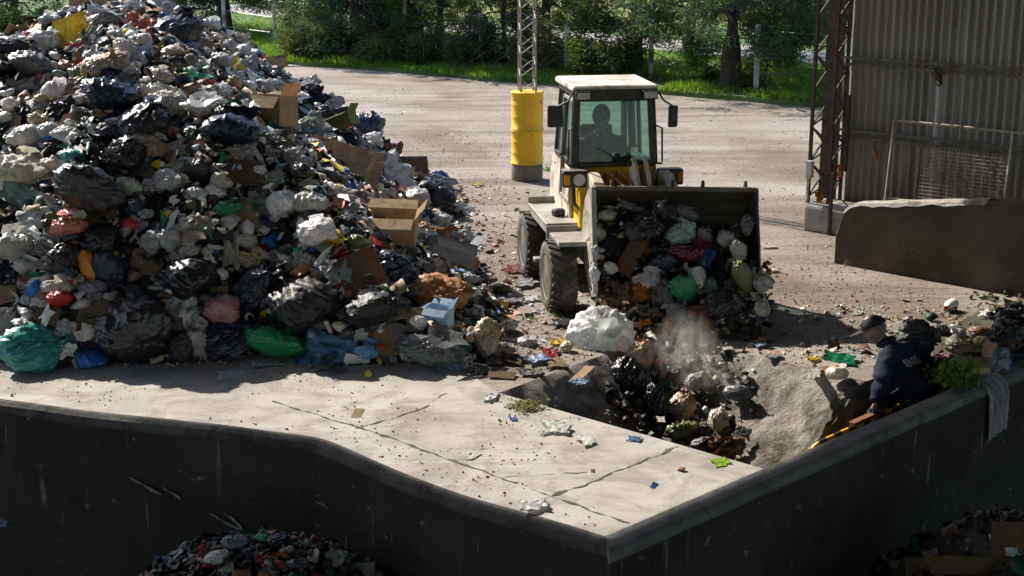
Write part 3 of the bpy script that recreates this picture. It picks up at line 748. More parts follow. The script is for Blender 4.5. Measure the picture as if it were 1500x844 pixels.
def wheel(x, y, side):
    m = Matrix.Translation((x, y, .43)) @ Matrix.Rotation(R(90), 4, 'Y')
    bm = BM(); lathe(bm, [(.27, -.15), (.33, -.175), (.40, -.165), (.425, -.14), (.43, 0), (.425, .14), (.40, .165), (.33, .175), (.27, .15), (.25, .0)], 48)
    bm2 = bm
    for i in range(26):                                     # tread blocks
        a = i*math.tau/26
        for s in (-1, 1):
            mm = Matrix.Rotation(a + s*.05, 4, 'Z') @ Matrix.Translation((.428, 0, s*.085)) @ Matrix.Rotation(s*.5, 4, 'X')
            bmesh.ops.create_cube(bm, size=1, matrix=mm @ Matrix.Diagonal((.03, .055, .145, 1)))
    w_ = build('wheel', bm, 'tyre_rubber', L_, smooth=False); w_.matrix_local = m
    for p in w_.data.polygons: p.use_smooth = len(p.vertices) == 4 and p.area < .02 and p.index < 480
    bm = BM(); lathe(bm, [(.0, -.05*side), (.09, -.05*side), (.1, .0), (.18, .02*side), (.2, -.02*side), (.25, -.03*side), (.27, .10*side), (.295, .155*side), (.28, .16*side), (.255, .11*side)], 32)
    r_ = build('rim', bm, 'rim_steel', w_, smooth=True)
    bm = BM()
    for i in range(8):
        a = i*math.tau/8; bar(bm, (.14*math.cos(a), .14*math.sin(a), -.05), (.14*math.cos(a), .14*math.sin(a), .05), .014, 6)
    build('wheel_nut', bm, 'dark_metal', w_)
for x in (-.98, .98):
    for y in (-.86, .86): wheel(x, y, -1 if x < 0 else 1)

# chassis, fenders, body
bm = BM(); box(bm, (0, .4, .62), (1.1, 2.3, .42)); box(bm, (0, -.86, .43), (1.7, .22, .22)); box(bm, (0, .86, .43), (1.7, .22, .22)); build('chassis', bm, 'dark_metal', L_, .02)
bm = BM()
prism(bm, [(1.55, .45), (1.55, 1.42), (.55, 1.5), (.5, .45)], -.6, .6)
build('engine_hood', bm, 'loader_cream', L_, .05)
bm = BM(); prism(bm, [(-.44, .82), (-.42, 1.22), (-.25, 1.65), (.8, 1.65), (1.0, .82)], -.64, .37); build('body', bm, 'loader_yellow', L_, .03)
# cream flank
bm = BM(); prism(bm, [(-.02, .86), (.02, 1.58), (.98, 1.64), (1.3, 1.5), (1.35, .86)], -.69, -.645); build('side_panel', bm, 'loader_cream', L_, .015)
# yellow front post beside the lift arm, dark foot
bm = BM(); prism(bm, [(-.42, .92), (-.36, 1.44), (-.22, 1.55), (-.04, 1.52), (-.04, .92)], -.62, -.44); build('front_post', bm, 'loader_yellow', L_, .02)
bm = BM(); prism(bm, [(-.44, .70), (-.43, .92), (-.04, .92), (-.04, .70)], -.64, -.42); build('post_foot', bm, 'dark_metal', L_, .01)
bm = BM(); tube(bm, [(-.655, -.12, 1.16), (-.72, -.14, 1.28), (-.72, -.14, 1.42), (-.65, -.12, 1.5)], .014); build('hose', bm, 'black_frame', L_)
for x in (-1, 1):
    c = 1.0
    bm = BM()
    box(bm, (x*.81, .36, .93), (.46, 1.35, .05)); box(bm, (x*.81, -.33, .72), (.46, .035, .42)); box(bm, (x*1.025, .36, .885), (.03, 1.35, .11))
    box(bm, (x*.81, 1.02, .98), (.46, .04, .12))
    build('rear_fender', bm, 'grey_plate', L_, .012)
    bm = BM(); prism(bm, [(-1.22, .86), (-1.18, .91), (-.62, .91), (-.52, .60), (-.56, .60), (-.64, .86)], x*.66-.1 if x > 0 else -1.05, 1.05 if x > 0 else -.56)
    build('front_fender', bm, 'grey_plate', L_, .008)
bm = BM(); box(bm, (-1.06, -.30, .5), (.26, .14, .05)); sqbar(bm, (-1.0, -.3, .5), (-.9, -.3, .75), .05); build('step', bm, 'grey_plate', L_, .01)
bm = BM(); box(bm, (-.80, .12, 1.0), (.16, .12, .10), (0, 0, .4)); build('toolbox_lump', bm, 'dark_metal', L_, .03).name = 'filler_cap'

bm = BM()
for i in range(7): box(bm, (-.655, .62+.09*i, 1.22), (.012, .03, .30))
build('grille', bm, 'dark_metal', L_)
bm = BM()
for (y, z) in ((.0, .9), (.0, 1.5), (.5, 1.52), (.95, 1.5), (.95, .9), (.5, .9)): bar(bm, (-.70, y, z), (-.68, y, z), .014, 8)
build('panel_bolts', bm, 'dark_metal', L_).name = 'panel_seam'
bm = BM(); tube(bm, [(-.5, -.42, .8), (-.52, -.6, .95), (-.46, -.75, 1.1), (-.4, -.7, 1.3)], .016); build('hydraulic_hose', bm, 'black_frame', L_, smooth=True)
# cab
CX, HW = -.18, .50
YF0, YF1, YR = -.30, -.22, .86          # windscreen foot, head, rear
ZB, ZG0, ZG1, ZT = 1.665, 1.70, 2.45, 2.59
cab = None
bm = BM()
for s in (-1, 1):
    x0 = CX+s*HW
    sqbar(bm, (x0, YF0, ZB), (x0-s*.04, YF1, ZT), .075, .09); sqbar(bm, (x0, YR, ZB), (x0-s*.06, YR-.05, ZT), .07)
    sqbar(bm, (x0, .42, ZB), (x0-s*.05, .42, ZT), .05)
    sqbar(bm, (x0, YF0, ZB), (x0, YR, ZB), .07); sqbar(bm, (x0-s*.05, YF1, ZT-.06), (x0-s*.05, YR, ZT-.06), .08)
sqbar(bm, (CX-HW, YF0, ZB+.01), (CX+HW, YF0, ZB+.01), .05, .06); sqbar(bm, (CX-HW+.04, YR-.03, ZB+.02), (CX+HW-.04, YR-.03, ZB+.02), .08)
sqbar(bm, (CX-HW+.04, YF1+.0, ZG1+.03), (CX+HW-.04, YF1+.0, ZG1+.03), .1, .06)
build('cab_frame', bm, 'black_frame', L_, .015)
bm = BM(); prism(bm, [(YF1-.09, ZT-.12), (YF1-.09, ZT+.015), (YF1-.06, ZT+.02), (YF1-.06, ZT-.12)], CX-HW-.03, CX+HW+.03); build('visor', bm, 'black_frame', L_, .01)
bm = BM(); prism(bm, [(YF1-.10, ZT+.02), (YF1-.07, ZT+.06), (.8, ZT+.065), (YR+.04, ZT+.04), (YR+.04, ZT-.02), (YF1-.055, ZT-.02)], CX-HW-.035, CX+HW+.035); build('roof', bm, 'loader_cream', L_, .025)
def pane(name, pts, mat):
    bm = BM(); vs = [bm.verts.new(p) for p in pts]; bm.faces.new(vs); return build(name, bm, mat, L_)
k = .02
pane('windscreen', [(CX-HW+.04, YF0-k, ZB+.05), (CX+HW-.04, YF0-k, ZB+.05), (CX+HW-.08, YF1-k, ZG1), (CX-HW+.08, YF1-k, ZG1)], 'cab_glass')
pane('rear_window', [(CX-HW+.05, YR, ZB+.05), (CX+HW-.05, YR, ZB+.05), (CX+HW-.09, YR-.05, ZG1), (CX-HW+.09, YR-.05, ZG1)], 'cab_glass')
for s in (-1, 1):
    x0 = CX+s*(HW+.01)
    for (ya, yb) in ((YF0+.05, .39), (.45, YR-.04)):
        pane('side_window', [(x0, ya, ZB+.04), (x0, yb, ZB+.04), (x0-s*.05, yb, ZG1), (x0-s*.05, ya+.06, ZG1)], 'cab_glass_side')
# cab side below the glass: a glazed door with a pale rim on the near side
bm = BM(); x0 = CX-HW-.045
for a, b in (((x0, -.22, 1.2), (x0+.05, -.16, 2.45)), ((x0, .38, 1.2), (x0+.05, .38, 2.45)), ((x0+.05, -.16, 2.45), (x0+.05, .38, 2.45)), ((x0, -.22, 1.2), (x0, .38, 1.2))): sqbar(bm, a, b, .03, .045)
door = build('door', bm, 'grey_plate', L_, .008)
bm = BM(); box(bm, (x0-.02, .32, 1.72), (.03, .09, .03)); build('handle', bm, 'black_frame', door)
bm = BM(); box(bm, (CX, .30, 1.668), (.92, 1.08, .012)); build('cab_floor', bm, 'seat_vinyl', L_)
# tape around the windscreen, wiper, dark post inside
bm = BM(); sqbar(bm, (CX+.26, YF1+.5, ZB), (CX+.24, YF1+.5, ZG1), .13, .05); build('inner_post', bm, 'black_frame', L_)
bm = BM(); sqbar(bm, (CX+.1, YF0-.045, ZB+.05), (CX-.22, YF0-.035, ZB+.22), .012); build('wiper', bm, 'black_frame', L_)
bm = BM(); box(bm, (CX-.05, .56, 1.76), (.42, .10, .60)); box(bm, (CX-.05, .3, 1.62), (.42, .42, .10)); build('seat', bm, 'seat_vinyl', L_, .04)
bm = BM(); bmesh.ops.create_circle(bm, segments=24, radius=.19); 
me = bpy.data.meshes.new('steering_wheel'); bm.free(); bm = BM()
tube(bm, [(.19*math.cos(a*math.tau/24), .19*math.sin(a*math.tau/24), 0) for a in range(25)], .016, 6); sqbar(bm, (-.19, 0, 0), (.19, 0, 0), .03, .015); bar(bm, (0, 0, 0), (0, 0, -.5), .025, 6)
sw = build('steering_wheel', bm, 'seat_vinyl', L_, smooth=True); sw.location = (CX-.04, .0, 1.74); sw.rotation_euler = (R(-28), 0, 0)
bm = BM(); prism(bm, [(-.26, 1.67), (-.24, 1.77), (-.12, 1.75), (-.10, 1.67)], CX-.2, CX+.28); build('dashboard', bm, 'seat_vinyl', L_, .02)
# work lights, head lamps, mirrors, hand rails
for s in (-1, 1):
    x = CX+s*.42
    bm = BM(); box(bm, (x, YF1-.12, ZT-.055), (.19, .07, .11)); wl = build('work_light', bm, 'black_frame', L_, .01)
    bm = BM(); box(bm, (x, YF1-.158, ZT-.055), (.16, .012, .08)); build('lens', bm, 'lamp_glass', wl, .004)
    x = CX-.53 if s < 0 else CX+.68
    bm = BM(); box(bm, (x, -.42, 1.53), (.31, .17, .20)); hp = build('headlight', bm, 'black_frame', L_, .025)
    bm = BM(); bar(bm, (x-s*.045, -.505, 1.53), (x-s*.045, -.525, 1.53), .075, 20); build('lens', bm, 'lamp_glass', hp)
    bm = BM(); box(bm, (x+s*.105, -.505, 1.53), (.07, .04, .13)); build('indicator', bm, 'indicator_orange', hp, .01)
    bm = BM(); tube(bm, [(x, -.40, 1.43), (x-s*.02, -.36, 1.2), (x-s*.12, -.34, 1.1)], .022); build('bracket', bm, 'black_frame', hp)
    if s < 0:
        bm = BM(); box(bm, (x, -.42, 1.638), (.30, .17, .012)); build('lid', bm, 'grey_plate', hp)
    # mirror
    ax = CX+s*(HW+.04); ox = ax+s*(.21 if s < 0 else .17); zz = 2.31 if s < 0 else 2.28
    bm = BM(); tube(bm, [(ax, YF1-.07, ZT-.03), (ax+s*.06, YF1-.1, ZT-.13), (ox, YF1-.13, ZT-.18 if s < 0 else ZT-.2), (ox, YF1-.13, zz+.02)], .012)
    ma = build('mirror_arm', bm, 'black_frame', L_, smooth=True)
    bm = BM(); box(bm, (ox+s*.01, YF1-.12, zz-.02), (.19 if s < 0 else .13, .045, .27), (0, 0, s*.2)); build('mirror', bm, 'black_frame', L_, .025)
    gx = CX+s*(HW+.075)
    bm = BM(); tube(bm, [(gx-s*.07, YF0-.03, 1.68), (gx+s*.02, YF0-.05, 1.68), (gx+s*.02, YF0-.05, 1.72), (gx+s*.01, YF0-.04, 2.12), (gx-s*.09, YF0-.02, 2.16)], .013); build('hand_rail', bm, 'black_frame', L_, smooth=True)

# bucket: in its own frame, tipped
bk = at_y(870, 278, 16.72); bk2 = at_y(1110, 279, 16.72); BW = (bk2-bk).length
bl = lo((bk+bk2)/2)
bucket_rz = R(-1)
# profile (y back +, z up) relative to the top rear edge: shell curves back and down to the lip
prof_b = [(y*.72 if y > 0 else y, z) for y, z in [(0, 0), (.16, -.07), (.34, -.20), (.46, -.38), (.46, -.58), (.34, -.78), (.10, -.96), (-.22, -1.10), (-.42, -1.17)]]
th = .025
bm = BM(); outer = []
for i, p in enumerate(prof_b):
    a = Vector(prof_b[max(i-1, 0)]); b = Vector(prof_b[min(i+1, len(prof_b)-1)]); d = (b-a).normalized(); outer.append((p[0]+d.y*-th, p[1]+d.x*th*-1))
loop = prof_b + outer[::-1]
prism(bm, loop, -BW/2, BW/2)
bucket = build('bucket', bm, 'bucket_steel', L_, .004); bucket.location = bl; bucket.rotation_euler = (0, R(2.2), bucket_rz)
for s in (-1, 1):
    bm = BM(); poly = [(-.05, .03), (.02, .04), (.20, -.03), (.40, -.17), (.51, -.37), (.51, -.60), (.38, -.82), (.12, -1.0), (-.22, -1.14), (-.44, -1.20), (-.47, -1.16), (-.30, -.62), (-.10, -.16)]
    poly = [(y*.74 if y > 0 else y, z) for y, z in poly]; prism(bm, poly, s*(BW/2)-(.06 if s < 0 else 0), s*(BW/2)+(.03 if s > 0 else 0)); build('side_plate', bm, 'scraped_lit_steel' if s < 0 else 'bucket_steel', bucket, .006)  # left plate gets the brighter steel: sunlight put into its colour
bm = BM(); sqbar(bm, (-BW/2-.02, -.03, .02), (BW/2+.02, -.03, .02), .06, .05); build('top_edge', bm, 'bucket_steel', bucket, .008)
bm = BM(); box(bm, (0, -.40, -1.185), (BW+.02, .18, .03), (R(15), 0, 0)); build('cutting_edge', bm, 'scraped_lit_steel', bucket, .004)
for f in (-.40, -.02, .17, .44):
    bm = BM(); prism(bm, [(-.02, .03), (-.015, .09), (.02, .12), (.05, .09), (.06, .03)], f*BW-.015, f*BW+.015); build('hook', bm, 'dark_metal', bucket, .006)
# lift arms, cylinders and linkage
for s in (-1, 1):
    x = CX+.12+s*.44
    bm = BM(); prism(bm, [(-.10, 1.50), (-.30, 1.58), (-.80, 1.50), (-.90, 1.16), (-.88, .90), (-.76, .90), (-.74, 1.10), (-.66, 1.34), (-.30, 1.36), (-.10, 1.34)], x-.06, x+.06)
    build('lift_arm', bm, 'arm_beige', L_, .012)
    bm = BM(); bar(bm, (x-.12*s, -.2, .95), (x-.12*s, -.65, 1.2), .045, 12); bar(bm, (x-.12*s, -.65, 1.2), (x-.02*s, -.86, 1.1), .028, 10); build('lift_cylinder', bm, 'dark_metal', L_, smooth=True)
    bm = BM(); prism(bm, [(-.40, 1.36), (-.46, 1.58), (-.60, 1.64), (-1.10, 1.51), (-1.02, 1.42)], x-.07, x+.06); build('arm_cover', bm, 'arm_beige', L_, .012)
xl = CX+.20
for dx in (-.07, .07):
    bm = BM(); prism(bm, [(-.62, 1.40), (-.66, 1.78), (-.74, 1.84), (-.84, 1.78), (-1.10, 1.50), (-1.0, 1.38), (-.76, 1.56), (-.74, 1.38)], xl+dx-.025, xl+dx+.025); build('tilt_link', bm, 'arm_beige', L_, .01)
bm = BM(); bar(bm, (xl-.13, -.74, 1.76), (xl+.13, -.74, 1.76), .035, 12); build('pivot_pin', bm, 'dark_metal', L_)
bm = BM(); bar(bm, (xl-.0, -.3, 1.34), (xl, -.74, 1.76), .05, 12); build('tilt_cylinder', bm, 'loader_yellow', L_, smooth=True)
worn('rust_hose', (.16, .09, .05), (.28, .17, .10), .7, 8, .3, .01)
for dx in (-.34, -.2):
    bm = BM(); tube(bm, [(xl+dx, -.40, 1.42), (xl+dx-.05, -.6, 1.66), (xl+dx+.03, -.75, 1.6), (xl+dx+.1, -.95, 1.52), (xl+dx+.2, -1.02, 1.5)], .013); build('hydraulic_hose', bm, 'rust_hose', L_, smooth=True)
bm = BM(); box(bm, (CX+.42, -.52, 1.46), (.10, .1, .26)); build('valve_block', bm, 'olive_paint', L_, .01)

# ================================================================== PEOPLE
worn('skin', (.22, .12, .08), (.32, .185, .13), .5, 8, .1, .005)
worn('hair_grey', (.07, .065, .06), (.20, .19, .18), .8, 30, .6, .01)
worn('navy_cloth', (.006, .010, .024), (.013, .019, .040), .85, 5, .35, .02, spec=.2)
worn('cap_cloth', (.003, .0035, .005), (.008, .009, .012), .8, 9, .3, .01)
worn('dark_cloth', (.012, .017, .02), (.03, .038, .042), .7, 5, .4, .02)
worn('slicker', (.018, .026, .028), (.20, .25, .25), .45, 2.2, .5, .03, stretch=(4, 4, .5), lo=.47, hi=.66)  # pale streaks painted in as the gloss on its folds
worn('glove', (.05, .055, .07), (.10, .10, .12), .85, 8, .4, .01)
worn('mask_rubber', (.012, .012, .013), (.03, .03, .032), .4, 9, .1, .01)
worn('mask_grey', (.13, .145, .14), (.22, .24, .23), .4, 9, .1, .01)
worn('white_print', (.34, .35, .37), (.5, .5, .5), .8, 20, 0, 0)
def skin_mesh(name, chains, root, sub=2):
    """one continuous surface grown over joints: chains of (point, radius or (rx, ry))"""
    vs, es, rad, idx = [], [], [], {}
    for ch in chains:
        prev = None
        for p, r_ in ch:
            key = tuple(round(c, 4) for c in p)
            if key not in idx: idx[key] = len(vs); vs.append(p); rad.append(r_ if isinstance(r_, tuple) else (r_, r_))
            if prev is not None and prev != idx[key]: es.append((prev, idx[key]))
            prev = idx[key]
    me = bpy.data.meshes.new(name); me.from_pydata(vs, es, [])
    o = bpy.data.objects.new(name, me); COL.objects.link(o)
    m = o.modifiers.new('skin', 'SKIN'); m.use_smooth_shade = True; m.branch_smoothing = .6
    for i, (a, b) in enumerate(rad): me.skin_vertices[0].data[i].radius = (a, b)
    me.skin_vertices[0].data[idx[tuple(round(c, 4) for c in root)]].use_root = True
    s_ = o.modifiers.new('sub', 'SUBSURF'); s_.levels = sub; s_.render_levels = sub
    dg = bpy.context.evaluated_depsgraph_get(); nm = bpy.data.meshes.new_from_object(o.evaluated_get(dg))
    bpy.data.objects.remove(o); bpy.data.meshes.remove(me); nm.name = name
    nm.polygons.foreach_set('use_smooth', [True]*len(nm.polygons)); return nm
def head_into(bm, c, r, yaw=0, pitch=0):
    """a head with brow, eye sockets, nose, mouth, chin and ears; local front is -Y"""
    b2 = BM(); bmesh.ops.create_uvsphere(b2, u_segments=32, v_segments=24, radius=1)
    for v in b2.verts:
        x, y, z = v.co
        X, Y, Z = x*.76, y*.95, z*1.18
        if z < 0: X *= 1-.28*(-z)**1.3; Y = Y*(1-.18*(-z)) - .10*(-z)
        if y < 0:
            f = max(0, -y)
            Y -= .20*math.exp(-((x/.14)**2 + ((z+.12)/.2)**2))*f           # nose
            Y += .07*math.exp(-(((abs(x)-.33)/.16)**2 + ((z-.08)/.12)**2))*f   # eye sockets
            Y -= .04*math.exp(-((x/.3)**2 + ((z+.47)/.07)**2))*f           # lips
            Y -= .06*math.exp(-((x/.25)**2 + ((z+.8)/.15)**2))*f           # chin
        v.co = (X, Y, Z)
    for s in (-1, 1):
        bmesh.ops.create_uvsphere(b2, u_segments=10, v_segments=8, radius=1, matrix=Matrix.Translation((s*.76, .08, -.05)) @ Matrix.Diagonal((.09, .17, .27, 1)))
    m = Matrix.Translation(c) @ Matrix.Rotation(yaw, 4, 'Z') @ Matrix.Rotation(pitch, 4, 'X') @ Matrix.Scale(r, 4)
    bmesh.ops.transform(b2, matrix=m, verts=b2.verts)
    t = bpy.data.meshes.new('t'); b2.to_mesh(t); b2.free(); bm.from_mesh(t); bpy.data.meshes.remove(t); return m
def hand_chains(wrist, d, palm_n, s=1.0, curl=.6, side=1):
    """palm, four unequal bent fingers and a thumb from the side of the palm"""
    d = Vector(d).normalized(); n = Vector(palm_n).normalized(); a = d.cross(n).normalized()*side; w_ = Vector(wrist); out = []
    pc = w_ + d*.05*s; out.append([(tuple(w_), .026*s), (tuple(pc), (.036*s, .02*s))])
    for k, (o, L) in enumerate(((-.027, .072), (-.009, .080), (.009, .075), (.026, .058))):
        base = pc + a*o*s + d*.035*s; p1 = base + (d*math.cos(curl*.6) + n*math.sin(curl*.6))*L*.5*s
        p2 = p1 + (d*math.cos(curl*1.6) + n*math.sin(curl*1.6))*L*.32*s; p3 = p2 + (d*math.cos(curl*2.4) + n*math.sin(curl*2.4))*L*.25*s
        out.append([(tuple(pc), (.036*s, .02*s)), (tuple(base), .011*s), (tuple(p1), .0095*s), (tuple(p2), .0085*s), (tuple(p3), .007*s)])
    t1 = w_ + d*.03*s - a*.032*s; t2 = t1 + (d*.6 - a*.5 + n*.5).normalized()*.035*s; t3 = t2 + (d*.7 + n*.7).normalized()*.03*s
    out.append([(tuple(w_), .026*s), (tuple(t1), .013*s), (tuple(t2), .011*s), (tuple(t3), .008*s)])
    return out
def join_mesh(name, meshes, mat):
    bm = BM()
    for m_ in meshes: bm.from_mesh(m_)
    me = bpy.data.meshes.new(name); bm.to_mesh(me); bm.free(); me.polygons.foreach_set('use_smooth', [True]*len(me.polygons)); me.materials.append(M(mat)); return me
def shape_cap(m, visor=True):
    """a peaked cap in the head's own frame"""
    bm = BM(); bmesh.ops.create_uvsphere(bm, u_segments=28, v_segments=16, radius=1)
    bmesh.ops.delete(bm, geom=[v for v in bm.verts if v.co.z < -.02], context='VERTS')
    for v in bm.verts: v.co = Vector((v.co.x*.86, v.co.y*1.04+.02, v.co.z*.82+.30))
    if visor:
        pts = []
        for i in range(13):
            a = math.pi + math.pi*i/12
            pts.append((.74*math.cos(a), 1.95*math.sin(a)-.1))
        vb, vt = [], []
        for (x, y) in pts:
            zz = .30 - .10*(x/.72)**2*1.2 - .06*max(0, -y-.9)*2
            vt.append(bm.verts.new((x, y, zz))); vb.append(bm.verts.new((x, y, zz-.05)))
        bm.faces.new(vt); bm.faces.new(vb[::-1])
        for i in range(12): bm.faces.new((vt[i], vt[i+1], vb[i+1], vb[i]))
    bmesh.ops.transform(bm, matrix=m, verts=bm.verts); return bm

# --- the worker at the hand rail: seen from behind, leaning forward with one arm down to the rail
WZ = -1.24
wp = at_y(1364, 545, 14.1); wp = Vector((wp.x, wp.y, WZ))
WS = 1.10
man = empty('person', wp, R(-128), 'worker in navy jacket and black cap bending to a rail behind the wall', 'person'); man.scale = (WS,)*3; man.rotation_euler.x = R(7)
hip, waist, chest, sh_, neck = (0, .06, .92), (0, .0, 1.08), (0, -.13, 1.27), (0, -.21, 1.40), (0, -.29, 1.48)
hc = Vector((0, -.40, 1.60))
# the rail he reaches for
ra, rb = at_y(1193, 652, 13.35), at_y(1312, 598, 14.02)
bpy.context.view_layer.update()
hw = ra.lerp(rb, .72) + Vector((0, 0, .13)); lwr = tuple(man.matrix_world.inverted() @ hw); print('hand', lwr)
lsh = (.20, -.22, 1.38); lel = (lsh[0]*.5+lwr[0]*.5+.07, lsh[1]*.5+lwr[1]*.5+.05, lsh[2]*.5+lwr[2]*.5-.02)
rsh, rel_, rwr = (-.20, -.20, 1.38), (-.36, -.03, 1.17), (-.20, -.16, 1.03)
legs = lambda k: [[(hip, .15*k), ((.10, .03, .86), .10*k), ((.11, -.02, .48), .070*k), ((.11, .04, .09), .045*k), ((.11, -.10, .03), .04*k)],
                  [(hip, .15*k), ((-.10, .05, .86), .10*k), ((-.11, .02, .48), .070*k), ((-.11, .08, .09), .045*k), ((-.11, -.06, .03), .04*k)]]
bodyc = [[(hip, .15), (waist, (.14, .11)), (chest, (.16, .12)), (sh_, (.10, .08)), (neck, .058), (tuple(hc-Vector((0, -.02, .05))), .06)],
         [(sh_, (.10, .08)), (lsh, .06), (lel, .045), (lwr, .03)], [(sh_, (.10, .08)), (rsh, .06), (rel_, .045), (rwr, .03)]] + legs(.9)
bodyc += hand_chains(lwr, (-.05, -.6, -.75), (-.6, .3, -.4), 1.05, .7, -1) + hand_chains(rwr, (.3, -.8, -.5), (.5, .3, -.6), 1.05, .5, 1)
bm_h = BM(); hm = head_into(bm_h, hc, .118, R(26), R(20)); mh = bpy.data.meshes.new('h'); bm_h.to_mesh(mh)
body = link('body', join_mesh('body', [skin_mesh('body', bodyc, hip, 2), mh], 'skin'), None, man)
k = 1.0
jack = [[((0, .06, .84), (.215, .175)), (hip, (.215, .175)), (waist, (.21, .17)), (chest, (.225, .175)), ((0, -.20, 1.37), (.175, .13)), ((0, -.26, 1.45), .085), ((0, -.30, 1.49), .08)],
        [((0, -.20, 1.37), (.155, .115)), (lsh, .095), ((.5*lsh[0]+.5*lel[0]+.01, .5*lsh[1]+.5*lel[1], .5*lsh[2]+.5*lel[2]), .095), (lel, .085), (tuple(Vector(lel).lerp(Vector(lwr), .6)), .068), (tuple(Vector(lel).lerp(Vector(lwr), .93)), .055)],
        [((0, -.20, 1.37), (.155, .115)), (rsh, .095), ((-.30, -.05, 1.30), .082), (rel_, .075), ((-.28, -.06, 1.10), .06), ((-.21, -.14, 1.04), .05)]]
jm = skin_mesh('jacket', jack, hip, 3)
for v in jm.vertices:
    p = v.co; v.co = p + v.normal*(.016*fbm(Vector((p.x*6, p.y*6, p.z*11)), 4) + .008*math.sin(p.z*46+6*noise.noise(p*5)))
jm.materials.append(M('navy_cloth')); jacket = link('jacket', jm, None, man)
bm = BM(); bmesh.ops.create_uvsphere(bm, u_segments=20, v_segments=10, radius=1, matrix=Matrix.Translation((0, -.28, 1.475)) @ Matrix.Rotation(R(25), 4, 'X') @ Matrix.Diagonal((.098, .095, .05, 1)))
build('collar', bm, 'navy_cloth', jacket, smooth=True)
tm_ = skin_mesh('trousers', [[(hip, .175)] + c[1:4] for c in legs(1.35)], hip, 2); tm_.materials.append(M('dark_cloth')); link('trousers', tm_, None, man)
for s, dy in ((1, 0), (-1, .04)):
    bm = BM(); box(bm, (s*.11, -.05+dy, .05), (.1, .29, .1)); build('boot', bm, 'mask_rubber', man, .03)
cap = build('cap', shape_cap(hm), 'cap_cloth', man, smooth=False)
for p in cap.data.polygons: p.use_smooth = True
bm = BM(); box(bm, (0, 0, 0), (1, 1, 1)); bm.free()
b2 = BM(); bmesh.ops.create_uvsphere(b2, u_segments=24, v_segments=16, radius=1)          # beard and neck hair
for v in b2.verts:
    x, y, z = v.co; v.co = Vector((x*.70, y*.80-.12, z*.62-.62)) if z < .2 else Vector((x*.72, y*.80-.10, z*.5-.55))
    if v.co.y < -.8 and v.co.z > -.52: v.co.y = -.8
    v.co += v.co.normalized()*.06*fbm(v.co*7, 3)
bmesh.ops.transform(b2, matrix=hm, verts=b2.verts); build('beard', b2, 'hair_grey', man, smooth=True)
b2 = BM(); bmesh.ops.create_uvsphere(b2, u_segments=24, v_segments=16, radius=1)
for v in b2.verts:
    v.co = Vector((v.co.x*.80, v.co.y*.62+.38, v.co.z*.72+.02)); v.co += v.co.normalized()*.03*fbm(v.co*9, 3)
bmesh.ops.transform(b2, matrix=hm, verts=b2.verts); build('hair', b2, 'hair_grey', man, smooth=True)
for nm_, ch in (('left', hand_chains(lwr, (-.05, -.6, -.75), (-.6, .3, -.4), 1.22, .7, -1)), ):
    gm_ = skin_mesh('glove', ch, lwr, 2); gm_.materials.append(M('glove')); link('glove', gm_, None, man)
# lettering across the shoulder blades, set on the cloth
fc = bpy.data.curves.new('lettering', 'FONT'); fc.body = 'ENTES'; fc.size = .088; fc.extrude = .002; fc.align_x = 'CENTER'; fc.align_y = 'CENTER'
ft = bpy.data.objects.new('lettering', fc); COL.objects.link(ft)
dg = bpy.context.evaluated_depsgraph_get(); tme = bpy.data.meshes.new_from_object(ft.evaluated_get(dg)); bpy.data.objects.remove(ft)
from mathutils.bvhtree import BVHTree
bv = BVHTree.FromPolygons([v.co for v in jm.vertices], [tuple(p.vertices) for p in jm.polygons])
for v in tme.vertices:
    q = Vector((-v.co.x*.9 + .04, .6, 1.315 + v.co.y + .0)); hit = bv.ray_cast(q, Vector((0, -1, 0)))
    if hit[0] is not None: v.co = hit[0] + Vector((0, .006 + v.co.z*.5, 0))
tme.name = 'lettering'; tme.materials.append(M('white_print')); link('lettering', tme, None, jacket)

# --- the driver
dp = Q @ Vector((CX-.05, .30, 1.14))
drv = empty('person', dp, PHI, 'driver in dark slicker and gas mask sitting in the loader cab', 'person')
dh, dc, ds, dn = (0, .02, .30), (0, 0, .58), (0, -.02, .80), (0, -.04, .92)
hcd = Vector((.0, -.06, 1.055))
ch = [[(dh, .15), (dc, (.17, .12)), (ds, (.11, .09)), (dn, .058), (tuple(hcd-Vector((0, -.01, .05))), .06)],
      [(ds, (.11, .09)), ((.21, -.02, .76), .065), ((.30, -.18, .52), .05), ((.13, -.36, .62), .034)],
      [(ds, (.11, .09)), ((-.21, -.02, .76), .065), ((-.31, -.16, .50), .05), ((-.14, -.36, .60), .034)],
      [(dh, .15), ((.11, -.1, .26), .09), ((.13, -.42, .24), .065), ((.13, -.46, -.1), .045)], [(dh, .15), ((-.11, -.1, .26), .09), ((-.13, -.42, .24), .065), ((-.13, -.46, -.1), .045)]]
ch += hand_chains((.13, -.36, .62), (-.3, -.7, .1), (-.3, 0, -.8), 1, .8, -1) + hand_chains((-.14, -.36, .60), (.3, -.7, .1), (.3, 0, -.8), 1, .8, 1)
bm_h = BM(); hm = head_into(bm_h, hcd, .120, R(8), R(6)); mh = bpy.data.meshes.new('h'); bm_h.to_mesh(mh)
link('body', join_mesh('body', [skin_mesh('body', ch, dh, 2), mh], 'skin'), None, drv)
jk = [[((0, .02, .2), (.21, .16)), (dh, (.21, .16)), (dc, (.22, .15)), ((0, -.01, .75), (.16, .12)), ((0, -.03, .86), .11), ((0, -.045, .95), .085)],
      [((0, -.01, .75), (.16, .12)), ((.21, -.02, .75), .10), ((.28, -.1, .62), .092), ((.30, -.18, .52), .085), ((.16, -.33, .61), .06)],
      [((0, -.01, .75), (.16, .12)), ((-.21, -.02, .75), .10), ((-.29, -.1, .62), .092), ((-.31, -.16, .50), .085), ((-.17, -.33, .59), .06)]]
jm2 = skin_mesh('slicker', jk, dh, 3)
